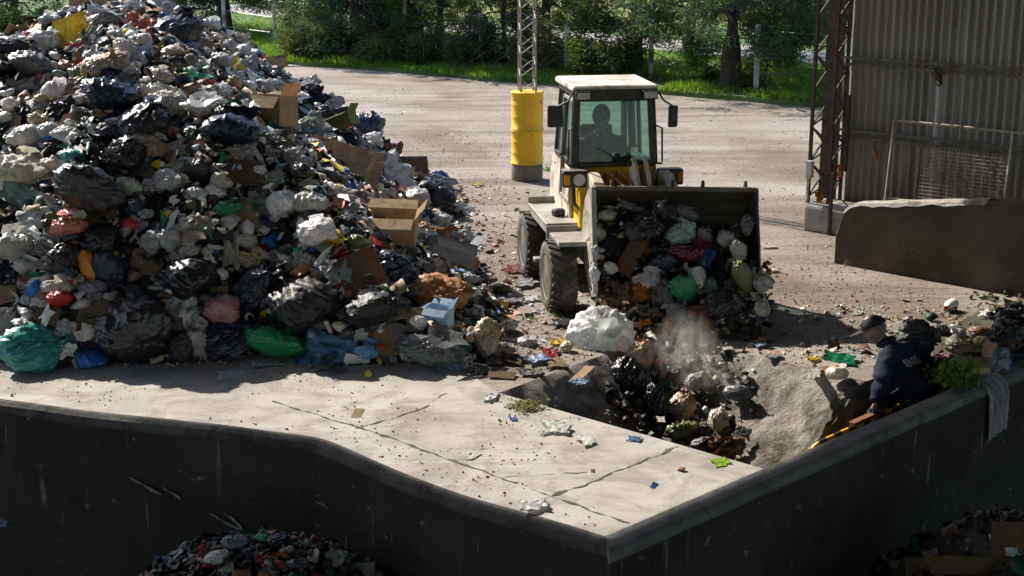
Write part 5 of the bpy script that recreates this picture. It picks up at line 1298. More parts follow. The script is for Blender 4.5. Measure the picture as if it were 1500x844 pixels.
# ------------------------------------------------------------------ the pieces one can tell apart: px, py, w, h (photo pixels), kind, colour, label, short name
FEAT = [
 (150, 6, 80, 26, 'board', 'brown', 'brown cardboard slab crowning the very top of the heap', 'top cardboard slab'),
 (152, 33, 44, 26, 'bag', 'grey', 'dusty grey sack just under the cardboard slab on top', 'dusty top sack'),
 (112, 62, 40, 72, 'board', 'yellow', 'yellow and dark panel standing on edge near the top', 'yellow panel'),
 (128, 66, 26, 70, 'film', 'lgrey', 'pale grey foil sheet propped against the yellow panel', 'foil sheet'),
 (245, 52, 86, 44, 'bag', 'black', 'wide shiny black bag near the top, below the white lumps of the crest', 'wide top bag'),
 (272, 40, 40, 34, 'bag', 'blueblk', 'blue black bag touching the wide shiny one near the top', 'blue black bag'),
 (72, 66, 44, 30, 'bag', 'white', 'lumpy white bag beside the yellow panel', 'lumpy white bag'),
 (55, 45, 18, 15, 'film', 'orange', 'crumpled bright orange wrapper on the heap skyline', 'orange wrapper'),
 (24, 74, 56, 30, 'bag', 'black', 'flattened black bag under the skyline near the orange wrapper', 'flattened bag'),
 (50, 99, 60, 36, 'bag', 'dgrey', 'slack dark grey bag under the lumpy white bag', 'slack grey bag'),
 (155, 98, 64, 36, 'bag', 'tan', 'dusty tan sack below the foil sheet', 'tan sack'),
 (205, 44, 42, 40, 'rag', 'salmon', 'faded red rag bunched near the top beside the wide shiny bag', 'red rag'),
 (238, 118, 36, 28, 'bag', 'cream', 'cream bag knotted like a ball in the upper heap', 'cream ball bag'),
 (218, 138, 38, 30, 'bag', 'sheer', 'half clear bag with greenish contents under the cream ball bag', 'greenish bag'),
 (288, 124, 44, 26, 'film', 'emerald', 'bright emerald plastic sheet high on the heap', 'emerald sheet'),
 (85, 138, 35, 38, 'bag', 'white', 'round white bag standing alone high on the heap', 'round white bag'),
 (164, 148, 78, 58, 'bag', 'blueblk', 'big glossy blue black bag in the sunlit upper heap', 'glossy blue bag'),
 (268, 143, 48, 20, 'board', 'brown', 'bent brown cardboard strip below the emerald sheet', 'brown strip'),
 (243, 162, 50, 44, 'bag', 'sheer', 'bulging clear bag below the bent brown strip', 'clear bag'),
 (292, 158, 72, 34, 'bag', 'white', 'long white sack with red print lying aslant', 'white red sack'),
 (300, 172, 50, 12, 'film', 'red', 'red torn strip along the long white sack', 'red strip'),
 (391, 168, 54, 44, 'box', 'kraft', 'open tan cardboard box sticking out of the heap flank', 'open tan box'),
 (338, 195, 84, 56, 'bag', 'navy', 'large navy bag directly below the open tan box', 'navy bag'),
 (203, 194, 80, 58, 'bag', 'char', 'large charcoal bag in the middle of the sunlit face', 'charcoal bag'),
 (98, 199, 44, 24, 'bag', 'white', 'small bright white bag beside the charcoal bag', 'bright white bag'),
 (44, 204, 54, 34, 'bag', 'sheer', 'clear bag with pink ties beside the bright white bag', 'pink tie bag'),
 (107, 230, 42, 24, 'bag', 'teal', 'small dark teal bag in the heap face', 'small teal bag'),
 (172, 240, 76, 54, 'bag', 'black', 'black bag with blue gloss beside the small teal bag', 'blue gloss bag'),
 (222, 221, 54, 38, 'bag', 'tan', 'brown paper-like bag under the charcoal bag', 'brown bag'),
 (38, 258, 84, 54, 'bag', 'cream', 'huge cream sack bulging from the heap at its edge', 'huge cream sack'),
 (132, 289, 98, 64, 'bag', 'char', 'large ribbed grey black bag beside the huge cream sack', 'ribbed bag'),
 (42, 292, 84, 34, 'film', 'mint', 'green and white printed packaging under the huge cream sack', 'printed packaging'),
 (500, 246, 92, 62, 'board', 'kraft', 'large crushed tan carton on the heap shoulder toward the yard', 'crushed carton'),
 (492, 184, 48, 20, 'box', 'olive', 'flat dark olive crate on the far shoulder of the heap', 'olive crate'),
 (455, 302, 52, 36, 'bag', 'lgrey', 'taut pale grey bag under the crushed tan carton', 'taut grey bag'),
 (360, 328, 26, 32, 'board', 'tan', 'small square of tan card upright on the heap face', 'card square'),
 (467, 346, 54, 40, 'bag', 'white', 'plump white bag low on the heap near the crushed carton', 'plump white bag'),
 (517, 356, 38, 26, 'bag', 'olive', 'small olive green bag beside the plump white one', 'olive bag'),
 (500, 379, 24, 18, 'film', 'red', 'scarlet scrap of plastic below the olive green bag', 'scarlet scrap'),
 (478, 378, 20, 18, 'bottle', 'white', 'white plastic tub lying beside the scarlet scrap', 'white tub'),
 (565, 338, 72, 40, 'box', 'tan', 'squashed grey brown carton on the low flank facing the loader', 'squashed carton'),
 (455, 442, 116, 82, 'bag', 'black', 'biggest matte black sack in the shaded foot of the heap', 'biggest black sack'),
 (133, 391, 30, 40, 'bag', 'orange', 'small orange mesh sack in the shaded face', 'orange sack'),
 (162, 398, 42, 54, 'bag', 'blueblk', 'blue grey bag leaning on the small orange sack', 'blue grey bag'),
 (132, 421, 48, 26, 'bag', 'purple', 'purple tied bag below the small orange sack', 'purple bag'),
 (87, 418, 42, 26, 'bag', 'cream', 'beige bag capping the red one in the shaded face', 'beige bag'),
 (88, 437, 34, 24, 'bag', 'red', 'faded red bag under the beige one', 'red bag'),
 (143, 352, 54, 42, 'bag', 'black', 'round smooth black bag under the ribbed bag', 'smooth black bag'),
 (100, 330, 50, 34, 'bag', 'salmon', 'salmon pink bag in the face of the heap', 'salmon bag'),
 (52, 325, 46, 34, 'sheet', 'white', 'torn white paper sack beside the salmon pink bag', 'paper sack'),
 (275, 408, 92, 66, 'bag', 'black', 'very large round black bag with white tie in shade', 'white tie bag'),
 (220, 360, 44, 38, 'bag', 'lgrey', 'grey bag with folded top in the middle of the shaded face', 'folded grey bag'),
 (251, 351, 32, 42, 'bag', 'sheer', 'narrow upright clear bag beside the folded grey bag', 'narrow clear bag'),
 (335, 365, 26, 60, 'sheet', 'cream', 'long creased cream paper hanging down the face', 'cream paper'),
 (385, 369, 16, 22, 'film', 'red', 'red wrapper standing upright above the yellow band', 'red wrapper'),
 (411, 405, 28, 12, 'film', 'yellow', 'yellow plastic band lying on a dark bag', 'yellow band'),
 (377, 420, 88, 60, 'bag', 'navy', 'dark blue bag under the yellow plastic band', 'dark blue bag'),
 (370, 380, 46, 30, 'bag', 'tan', 'sandy brown bag above the yellow band', 'sandy bag'),
 (325, 455, 52, 40, 'bag', 'pink', 'dusky pink see-through bag above the foot of the heap', 'dusky pink bag'),
 (527, 401, 54, 52, 'board', 'brown', 'crumpled brown cardboard beside the biggest black sack', 'crumpled brown board'),
 (577, 410, 64, 56, 'bag', 'navy', 'blue black bag with crinkled top beside the tan paper sack', 'crinkled bag'),
 (637, 441, 92, 50, 'bag', 'rust', 'crushed rust brown paper sack at the toe near the loader', 'rust paper sack'),
 (627, 405, 50, 32, 'sheet', 'cream', 'ragged cream paper above the rust brown sack', 'ragged paper'),
 (652, 380, 60, 42, 'box', 'lav', 'lilac grey carton tilted on the toe of the heap', 'lilac carton'),
 (543, 456, 72, 44, 'bag', 'black', 'low black bag in deep shade behind the paper roll', 'low black bag'),
 (638, 474, 34, 38, 'box', 'pale', 'pale blue printed carton standing in the toe of the heap', 'blue carton'),
 (572, 494, 66, 50, 'board', 'tan', 'rolled tan cardboard at the front foot of the heap', 'cardboard roll'),
 (538, 512, 36, 26, 'bag', 'skyb', 'little pale blue bag at the mouth of the cardboard roll', 'pale blue bag'),
 (640, 509, 92, 54, 'bag', 'dgrey', 'long dark grey bag lying at the front corner of the heap', 'corner bag'),
 (710, 512, 40, 50, 'bag', 'tan', 'dusty striped bag at the end of the long dark grey bag', 'striped bag'),
 (665, 541, 42, 34, 'film', 'pale', 'pale blue plastic draped at the tip of the heap', 'blue plastic'),
 (700, 548, 50, 24, 'film', 'dgrey', 'dark grey film spread at the tip of the heap', 'dark film'),
 (60, 512, 96, 54, 'bag', 'teal', 'big teal bag at the front foot of the heap', 'big teal bag'),
 (129, 523, 50, 26, 'bag', 'blue', 'small vivid blue bag beside the big teal one', 'vivid blue bag'),
 (201, 496, 100, 84, 'bag', 'black', 'big glossy black bag with bright creases at the front foot', 'glossy black bag'),
 (261, 509, 48, 44, 'bag', 'char', 'dull black lump beside the big glossy black bag', 'dull lump'),
 (286, 502, 34, 38, 'bag', 'lgrey', 'round grey white bag wedged beside the dull black lump', 'wedged bag'),
 (340, 492, 88, 42, 'bag', 'navy', 'navy bag with a white print at the front foot', 'printed navy bag'),
 (417, 506, 88, 48, 'bag', 'green', 'green see-through bag at the front foot of the heap', 'green bag'),
 (140, 470, 98, 52, 'board', 'kraft', 'crushed brown carton lying over the small vivid blue bag', 'crushed brown carton'),
 (12, 480, 40, 90, 'bag', 'sheer', 'slumped pale clear bag at the frame edge beside the teal one', 'slumped clear bag'),
 (645, 298, 36, 30, 'bag', 'char', 'black bag at the far toe of the heap on the yard', 'far black bag'),
 (620, 277, 36, 26, 'bag', 'black', 'glossy black bag at the far end of the heap', 'far glossy bag'),
 (640, 268, 44, 16, 'film', 'lgrey', 'pale grey film on the yard at the far end of the heap', 'far film'),
 (612, 320, 34, 12, 'film', 'blue', 'flat blue plastic in the shade of the far toe', 'flat blue plastic'),
 (605, 296, 46, 28, 'bag', 'sheer', 'clear bag beside the black bag at the far toe', 'far clear bag'),
]
occ = []
def size_at(p, w, h): s = ppm(p); return w/s, h/s
def put(px, py, w, h, kind, cname, label, group=None, **k):
    p = heap_hit(px, py)
    if p is None: p = heap_hit(px, py+14) or at_z(px, py)
    n = heap_n(p.x, p.y) if heap_h(p.x, p.y) > .02 else Vector((0, 0, 1))
    W, H = size_at(p, w*1.2, h*1.2)
    dp = (W+H)/2
    base = max(0, heap_h(p.x, p.y))
    if kind in ('sheet', 'film', 'rag', 'board'):
        nn = (n*.45 + Vector((0, -.8, .45))).normalized(); qx = nn.to_track_quat('Z', 'Y') @ Euler((0, 0, rng.uniform(-.5, .5))).to_quaternion()
        o = spawn(kind, p + n*.05, W, max(.06, min(W, H)*.5), H, cname, label, group, rot=qx.to_euler(), **k)
    elif kind == 'box':
        o = spawn(kind, p+n*H*.2, W*.9, H*.8, W*.7, cname, label, group, rot=(rng.uniform(-.5, .1), rng.uniform(-.4, .4), rng.uniform(-.5, .5)), **k)
    elif kind == 'bottle':
        o = spawn(kind, p+n*.06, W*1.3, W*1.8, W*1.3, cname, label, group, rot=(rng.uniform(0, 3), rng.uniform(0, 3), rng.uniform(0, 3)), **k)
    else:
        o = spawn(kind, p + n*min(W, H)*.18, W, H, dp, cname, label, group, **k)
    if o.location.z - H*.45 < 0.0 and kind == 'bag': o.location.z = H*.45
    occ.append((px, py, w, h)); return o
SHORT = []
for (px, py, w, h, kind, cn, lab, sn) in FEAT:
    o = put(px, py, w, h, kind, cn, lab, name=None, mat='matte_film' if sn in ('biggest black sack', 'dull lump', 'rust paper sack', 'low black bag') else None); SHORT.append((px, py, sn, w, h))
    if kind == 'bag' and w > 55 and cn in ('black', 'char', 'navy', 'blueblk'):
        pass
# pieces between them
CW = dict(black='black', char='charcoal', navy='navy', blueblk='blue black', grey='grey', dgrey='dark grey', lgrey='pale grey', white='white', cream='cream', sheer='clear', tan='tan', brown='brown', kraft='light brown', rust='rust brown', teal='teal', green='green', dkgreen='dark green', olive='olive', blue='blue', red='red', yellow='yellow', orange='orange', pale='pale blue', pink='pink', lime='lime', skyb='sky blue', purple='purple', salmon='salmon', maroon='maroon', lav='lilac')
KW = dict(bag='bag', sheet='crumpled paper', film='plastic scrap', board='cardboard piece', box='carton', rag='rag', bottle='bottle')
used_l = {}
def relation(px, py, lms):
    best = min(lms, key=lambda f: math.hypot(px-f[0], (py-f[1])*1.2)); dx, dy = px-best[0], py-best[1]
    if abs(dy) > abs(dx)*.9: return ('above' if dy < 0 else 'below'), best
    return 'beside', best
ORD = ['', 'second ', 'third ', 'fourth ', 'fifth ', 'sixth ', 'seventh ', 'eighth ', 'ninth ']
def auto_label(px, py, w, h, kind, cn, lms=None):
    rel, f = relation(px, py, lms or SHORT); sz = 'small' if w*h < 750 else 'mid-sized' if w*h < 1500 else 'large'
    if rel == 'beside': rel = 'beside'
    core = f'{CW[cn]} {KW[kind]} {rel} the {f[2]}'; key = (sz, core); k = used_l.get(key, 0); used_l[key] = k+1
    return f'{ORD[k]}{sz} {core}'
PR = [('bag', 'black', 14), ('bag', 'char', 9), ('bag', 'navy', 5), ('bag', 'blueblk', 3), ('bag', 'white', 18), ('bag', 'sheer', 16), ('bag', 'lgrey', 9), ('bag', 'grey', 5), ('bag', 'cream', 6), ('bag', 'tan', 3), ('bag', 'dkgreen', 2), ('bag', 'pink', 1), ('bag', 'brown', 2), ('bag', 'green', 1), ('bag', 'olive', 1),
      ('sheet', 'white', 3), ('sheet', 'cream', 2), ('film', 'lgrey', 10), ('film', 'sheer', 12), ('film', 'black', 8), ('film', 'white', 12), ('film', 'char', 6), ('film', 'cream', 5), ('film', 'navy', 3), ('film', 'skyb', 1), ('film', 'dkgreen', 1), ('film', 'tan', 1), ('board', 'tan', 4), ('board', 'brown', 4), ('board', 'kraft', 2), ('box', 'brown', 1), ('rag', 'brown', 1), ('rag', 'dgrey', 2), ('rag', 'pale', 1), ('bottle', 'sheer', 2), ('bottle', 'green', 1), ('bottle', 'pale', 1)]
wts = [p[2] for p in PR]
ngen = 0; tries = 0
while ngen < 290 and tries < 30000:
    tries += 1; px, py = rng.uniform(-12, 690), rng.uniform(8, 545)
    p = heap_hit(px, py)
    if p is None or heap_h(p.x, p.y) < .05: continue
    kind, cn, _ = rng.choices(PR, wts)[0]
    if py > 300 and cn in ('white', 'cream') and rng.random() < .3: cn = rng.choice(('sheer', 'black', 'char')) if kind == 'bag' else cn
    w = rng.choice((22, 26, 30, 34, 38, 44, 52, 60)) * (1 if py > 150 else .85) * (1.25 if kind == 'film' else 1); h = w*rng.uniform(.6, .95)
    if kind == 'bottle': w, h = 14, 20
    lim = .43 if tries < 12000 else .34
    if any(abs(px-o[0]) < lim*(w+o[2])*.92 and abs(py-o[1]) < lim*(h+o[3])*.92 for o in occ): continue
    put(px, py, w, h, kind, cn, auto_label(px, py, w, h, kind, cn), 'rubbish lying in the big heap'); ngen += 1
print('heap pieces', ngen, tries)
# ================================================================== LOAD SPILLING FROM THE BUCKET, HOPPER
def spill_y(py):      # how far away the face of the falling load lies
    return float(np.interp(py, [290, 330, 380, 430, 470, 520, 560, 600, 660], [16.72, 16.5, 16.22, 16.0, 15.72, 15.25, 14.85, 14.5, 14.1]))
def drop(px, py, w, h, kind, cn, lab, grp=None, y=None, dy=0, flat=False, **k):
    p = at_y(px, py, (y or spill_y(py))+dy); W, H = size_at(p, w*1.08, h*1.08)
    if kind in ('sheet', 'film', 'rag', 'board') and 'rot' not in k: k['rot'] = (R(65)+rng.uniform(-.4, .4), rng.uniform(-.5, .5), rng.uniform(-.4, .4)); return spawn(kind, p, W, max(.05, W*.4), H, cn, lab, grp, **k)
    if kind == 'bottle': return spawn(kind, p, W, H, W, cn, lab, grp, **k)
    return spawn(kind, p, W, H, (W+H)*.42, cn, lab, grp, **k)
G1 = 'load spilling out of the bucket'
for a in [
 (945, 330, 62, 52, 'bag', 'black', 'large wrinkled black bag filling the middle of the tipped bucket'),
 (997, 339, 42, 36, 'bag', 'mint', 'pale greenish bag beside the large black one in the bucket'),
 (1012, 364, 66, 32, 'bag', 'maroon', 'maroon bag across the middle of the bucket load'),
 (888, 313, 30, 22, 'bag', 'cream', 'cream tub-like bag in the top corner of the bucket'),
 (878, 342, 26, 26, 'bag', 'lgrey', 'grey bag against the bright side plate of the bucket'),
 (877, 368, 24, 26, 'bag', 'sheer', 'clear bag lowest against the bright side plate'),
 (900, 350, 32, 56, 'rag', 'char', 'black cloth hanging inside the bucket beside the grey bag'),
 (975, 308, 40, 20, 'film', 'grey', 'grey plastic flap along the top of the load'),
 (1008, 312, 34, 24, 'bag', 'dgrey', 'dark grey tray-like bag at the top of the load'),
 (925, 302, 44, 10, 'sheet', 'lgrey', 'pale strip of paper at the top of the load'),
 (1033, 345, 26, 24, 'bag', 'grey', 'grey bag right of the pale greenish one in the bucket'),
 (1062, 350, 26, 24, 'bag', 'lgrey', 'light grey bag deep in the dark corner of the bucket'),
 (1080, 366, 28, 46, 'bag', 'cream', 'cream bag with red stain hanging near the bucket corner'),
 (1048, 400, 30, 62, 'rag', 'black', 'black sheet hanging below the dark corner of the bucket'),
 (1036, 378, 22, 32, 'film', 'blue', 'blue plastic scrap right of the maroon bag'),
 (1020, 404, 30, 44, 'bag', 'white', 'white bag with red print below the maroon bag'),
 (1000, 422, 46, 36, 'bag', 'green', 'green bag in the lower part of the falling load'),
 (948, 405, 44, 32, 'bag', 'sheer', 'pale clear bag above the orange peel'),
 (940, 428, 34, 26, 'film', 'orange', 'orange peelings spilling from the load'),
 (967, 426, 32, 50, 'rag', 'grey', 'grey cloth trailing out below the bucket'),
 (973, 384, 42, 24, 'bag', 'blueblk', 'dark blue bag squeezed under the black one'),
 (870, 402, 18, 32, 'bag', 'white', 'white carton-like bag dangling at the bucket lip'),
 (895, 392, 22, 18, 'bag', 'lgrey', 'small pale lump beside the dangling white one'),
 (1116, 412, 36, 38, 'bag', 'lgrey', 'grey see-through bag falling past the bucket corner'),
 (1116, 448, 26, 30, 'bag', 'cream', 'yellowish bag hanging under the falling grey one'),
 (1088, 404, 30, 60, 'bag', 'olive', 'dark olive bag at the outer end of the load'),
 (1055, 446, 44, 44, 'bag', 'char', 'sooty bag at the bottom of the falling load'),
 (1026, 456, 40, 26, 'film', 'salmon', 'orange food scraps at the bottom of the load'),
 (910, 430, 30, 46, 'rag', 'brown', 'brown rag sliding down below the bright side plate'),
 (990, 456, 30, 34, 'bag', 'grey', 'grey bag coming loose under the green one'),
 (925, 375, 24, 56, 'board', 'brown', 'thin brown board sticking down in the load'),
 (1095, 330, 22, 30, 'bag', 'dgrey', 'dark bag tucked in the far bucket corner'),
 (1038, 425, 28, 40, 'bag', 'dkgreen', 'dark green bag next to the white one with red print'),
]: drop(*a, G1)
G2 = 'rubbish sliding into the hopper'
def hop_hit(px, py):
    d = ray(px, py); t = 11.0
    while t < 19:
        p = Vector((0, 0, CH))+d*t; q = Vector((p.x, p.y)); s_, t_ = (q-P1).dot(e_s), (q-P1).dot(e_t)
        z = hopper_z(s_, t_, q) if (s_ > 0 and 0 < t_ < T) else 0
        if p.z < z and t_ > 0: return p
        t += .03
    return None
for a in [
 (880, 497, 98, 92, 'bag', 'white', 'big bright white bag at the rim of the hopper', 15.35, 'sheer_film'),
 (926, 556, 66, 76, 'bag', 'black', 'big torn black bag sliding into the hopper', 14.85, None),
 (937, 516, 40, 42, 'bag', 'tan', 'tan sack resting on the big torn black bag', 14.95, None),
 (966, 590, 34, 62, 'bag', 'black', 'narrow black bag with a green tie inside the hopper', 14.35, None),
 (974, 567, 22, 14, 'film', 'emerald', 'green tie twisted on the narrow black bag', 14.25, None),
 (998, 596, 46, 44, 'bag', 'tan', 'earthy brown lump in the middle of the hopper', 14.3, None),
 (1052, 612, 36, 40, 'bag', 'cream', 'cream bag with red spot near the bottom of the slope', 14.05, None),
 (1000, 628, 48, 36, 'bag', 'olive', 'green grey bag lowest in the hopper', 14.0, None),
 (1022, 556, 44, 30, 'bag', 'lgrey', 'pale grey bag in the rising dust', 14.85, None),
 (1082, 574, 42, 26, 'bag', 'dgrey', 'grey boulder-like bag casting a shadow on the slope', 14.55, None),
 (1088, 632, 22, 18, 'sheet', 'lgrey', 'pale paper scrap at the foot of the slope', 14.0, None),
 (972, 545, 20, 16, 'sheet', 'white', 'white paper scrap between torn bag and dust', 14.9, None),
 (1030, 580, 44, 12, 'film', 'olive', 'yellow green strip on the slope above the cream bag', 14.4, None),
 (1065, 655, 50, 34, 'rag', 'brown', 'dirty brown rag at the bottom of the hopper', 13.7, None),
 (1030, 650, 36, 26, 'bag', 'char', 'sooty bag half buried at the bottom of the hopper', 13.75, None),
    ]:
    hp_ = hop_hit(a[0], a[1]+a[3]*.25)
    if a[0] in (880, 937, 926) or hp_ is None: yy = a[7]
    else: yy = hp_.y - .12
    drop(a[0], a[1], a[2], a[3], a[4], a[5], a[6], G2, y=yy, mat=a[8], which=999 if a[0] == 880 else None, color=(.88, .88, .87) if a[0] == 880 else None)
# small stuff in and under the load
pts, nr = [], []
for k in range(2100):
    px, py = rng.uniform(865, 1130), rng.uniform(300, 500)
    if k > 1500: px, py = rng.uniform(870, 1020), rng.uniform(450, 560)
    if py < 380 and (px > 1090 or (px > 1000 and py < 330)): continue
    p = at_y(px, py, spill_y(py)+rng.uniform(.02, .3)); pts.append(tuple(p)); nr.append((0, -.9, .4))
PALB = np.array([CO[c] for c in ('black', 'char', 'brown', 'brown', 'grey', 'dgrey', 'cream', 'olive', 'char', 'tan', 'lgrey', 'rust', 'char', 'dgrey', 'black', 'orange', 'black', 'char', 'brown')])*.75
scraps('falling_litter', np.array(pts), np.array(nr), .03, .17, PALB, 11, .5)
pts, nr = [], []
for k in range(650):
    px, py = rng.gauss(985, 52), rng.uniform(500, 690)
    px = min(max(px, 890), 1120)
    q = hop_hit(px, py)
    if q is None: continue
    w2 = Vector((q.x, q.y))
    s_, t_ = (w2-P1).dot(e_s), (w2-P1).dot(e_t)
    if not (.15 < s_ and .12 < t_ < T): continue
    pts.append((q.x, q.y, q.z+rng.uniform(0, .10))); nr.append((0, -.4, .9))
PALH = np.array([CO[c] for c in ('black', 'char', 'brown', 'grey', 'dgrey', 'dgrey', 'tan', 'olive', 'lgrey', 'char', 'brown', 'dkgreen', 'grey', 'cream')])*.8
scraps('hopper_litter', np.array(pts), np.array(nr), .03, .2, PALH, 12, .5)
# backing lump so that the load is solid behind the bags
bm = BM(); bmesh.ops.create_icosphere(bm, subdivisions=4, radius=1)
c0 = at_y(985, 385, 16.75)
for v in bm.verts: v.co = c0 + Vector((v.co.x*.86, v.co.y*.34 - (v.co.z < 0)*v.co.z*-.22, v.co.z*.52)) + v.co*.06*fbm(v.co*4, 3)
tag(build('load_core', bm, 'compacted_waste', smooth=True), kind='stuff').name = 'spilling_litter'

# dust
m = bpy.data.materials.new('dust'); t, b, N, L = nodes(m); N.remove(b)
pv = N.new('ShaderNodeVolumePrincipled'); pv.inputs['Color'].default_value = (.93, .90, .86, 1); pv.inputs['Anisotropy'].default_value = .2
v = mapping(t, (1, 1, 1)); nz = noise_n(t, mapping(t, (1.3, 1, .7), rot=(0, .5, .3)), 2.6, 6, .66, 1.2)
tc = N.new('ShaderNodeTexCoord'); ln_ = N.new('ShaderNodeVectorMath'); ln_.operation = 'LENGTH'; L.new(tc.outputs['Object'], ln_.inputs[0])
fall = ramp(t, ln_.outputs['Value'], [(.15, (1,)*3), (.95, (0,)*3)])
mu = N.new('ShaderNodeMath'); mu.operation = 'MULTIPLY'; L.new(ramp(t, nz, [(.44, (0,)*3), (.75, (5,)*3)]), mu.inputs[0]); L.new(fall, mu.inputs[1])
L.new(mu.outputs[0], pv.inputs['Density']); L.new(pv.outputs[0], N['Material Output'].inputs['Volume']); MATS['dust'] = m
for (px, py, y, sx, sy, sz) in ((1004, 520, 15.1, .46, .36, .56), (1040, 562, 14.8, .42, .30, .26)):
    bm = BM(); bmesh.ops.create_icosphere(bm, subdivisions=3, radius=1); o = build('dust', bm, 'dust'); o.location = at_y(px, py, y); o.scale = (sx, sy, sz); tag(o, kind='stuff')

# ================================================================== THINGS LYING ON SLAB AND YARD
def lay(px, py, w, h, kind, cn, lab, grp=None, z=0.004, cat=None, name=None, rz=None, flatf=None, **k):
    """w x h photo pixels, lying on the ground"""
    p = at_z(px, py, z); s = ppm(p); W = w/s
    if kind in ('sheet', 'film', 'rag', 'board'):
        H = h/s/.32; th = flatf if flatf is not None else min(W, H)*.35
        return spawn(kind, p+Vector((0, 0, th*.4)), W, th, H, cn, lab, grp, rot=(rng.uniform(-.1, .1), rng.uniform(-.1, .1), rz if rz is not None else rng.uniform(-.5, .5)), name=name, cat=cat, **k)
    if kind == 'stick': return spawn(kind, p+Vector((0, 0, .012)), W, .05, .05, cn, lab, grp, rot=(0, 0, rz or 0), name=name, cat=cat, **k)
    H = h/s; return spawn(kind, p+Vector((0, 0, H*.42)), W, H, W*.8, cn, lab, grp, rot=(rng.uniform(-.2, .2), rng.uniform(-.2, .2), rng.uniform(-3, 3)), name=name, cat=cat, **k)
GS = 'scraps lying on the sunlit slab'
for a in [
 (337, 549, 48, 13, 'sheet', 'lav', 'sheet of pale paper flat on the shaded slab, alone', .015),
 (388, 532, 60, 17, 'sheet', 'pale', 'pale blue paper with print lying against the green bag', .02),
 (718, 583, 24, 14, 'film', 'white', 'crumpled white paper near the top corner of the hopper', None),
 (815, 630, 42, 16, 'film', 'white', 'crumpled white plastic near the hopper edge with green print', None),
 (858, 648, 26, 12, 'sheet', 'white', 'white paper wad just below the larger white plastic', None),
 (783, 744, 44, 14, 'film', 'white', 'torn white plastic lying against the slab corner wall', None),
 (695, 669, 10, 10, 'sheet', 'white', 'small white paper shred standing by the brown stick', None),
 (1056, 678, 30, 10, 'sheet', 'lime', 'bright lime green paper on the slab near the right wall', .03),
 (958, 712, 9, 7, 'film', 'blue', 'tiny vivid blue scrap on the bare slab', None),
 (930, 645, 22, 6, 'film', 'skyb', 'thin blue strip at the edge of the hopper', None),
 (752, 615, 12, 6, 'film', 'blue', 'tiny blue shred beside the plant scraps', None),
 (540, 552, 12, 12, 'bag', 'yellow', 'small yellow cup on the slab before the heap', None),
 (470, 540, 30, 12, 'film', 'sheer', 'clear crinkled plastic on the shaded slab', None),
 (492, 545, 20, 14, 'film', 'lgrey', 'crinkled silvery plastic beside the clear piece on the slab', None),
 (524, 606, 14, 12, 'board', 'tan', 'small flat tan card on the slab near the crack', .01),
 (968, 616, 14, 8, 'sheet', 'cream', 'cream crumb of paper at the hopper edge', None),
 (868, 690, 5, 4, 'board', 'brown', 'tiny brown crumb of board on the slab', None),
 (998, 690, 14, 7, 'bag', 'rust', 'small rust brown lump on the bare slab', None),
 (1180, 760, 1, 1, 'bag', 'rust', '', None),
]:
    if a[6]: lay(*a[:7], GS, flatf=a[7], color=(.78, .80, .86) if a[0] in (337, 388) else None)
for a in [
 (690, 675, 40, 'rust', 'short brown stick lying beside the slab joint', 0.0), (527, 605, 14, 'tan', 'short stub of wood beside the tan card', 1.0), (640, 577, 20, 'brown', 'dark stick at the end of the slab crack', .9),
 (888, 662, 26, 'rust', 'thin rusty stick near the white paper wad', -.25), (520, 540, 44, 'brown', 'brown stick in the shade before the heap', -.7), (510, 548, 40, 'dgrey', 'grey stick crossing the brown one before the heap', .3),
 (1262, 418, 92, 'brown', 'long dark stick on the yard in front of the barrier', -.10), (1340, 424, 30, 'kraft', 'short pale stick on the yard near the barrier foot', -.1), (440, 545, 30, 'olive', 'thin greenish stick on the shaded slab', .2),
]: lay(a[0], a[1], a[2], 6, 'stick', a[3], a[4], 'sticks lying about', rz=a[5])
# plant scraps
def plants(px, py, w, lab, seed, z=0.0, n=260, col=('leaves_green',), hs=.5, pos=None):
    P = leafy_mesh(seed, n); p = pos or at_z(px, py, z); s = w/ppm(p)/1.7; P = P*np.array([s, s, s*hs])
    o = link('plant_scraps', mesh_np('plant_scraps', P, np.arange(len(P)).reshape(-1, 4), col[0])); o.location = p+Vector((0, 0, s*.12)); return tag(o, lab, 'plants')
leaf_mat('wilted_leaves', (.10, .10, .03), (.20, .19, .07), .3)
plants(770, 598, 52, 'wilted green tuft of plants on the slab at the hopper edge', 3, 0, 320, ('wilted_leaves',), .35)
plants(820, 466, 44, 'green lettuce scraps on the ground before the front wheel', 4, 0, 90, hs=.3)
plants(775, 470, 36, 'green leaf scraps on the ground at the toe of the heap', 5, 0, 70, hs=.3)
plants(802, 250, 14, 'weeds growing at the foot of the barrel column', 6, 0, 160, hs=1.6)
plants(1388, 560, 62, 'yellow green garden plants dumped behind the man', 7, n=500, hs=1.2, pos=at_y(1398, 554, 13.95))
plants(1418, 520, 60, 'dull green garden cuttings around the small cardboard box', 8, n=320, hs=.7, col=('wilted_leaves',), pos=at_y(1425, 516, 14.6))
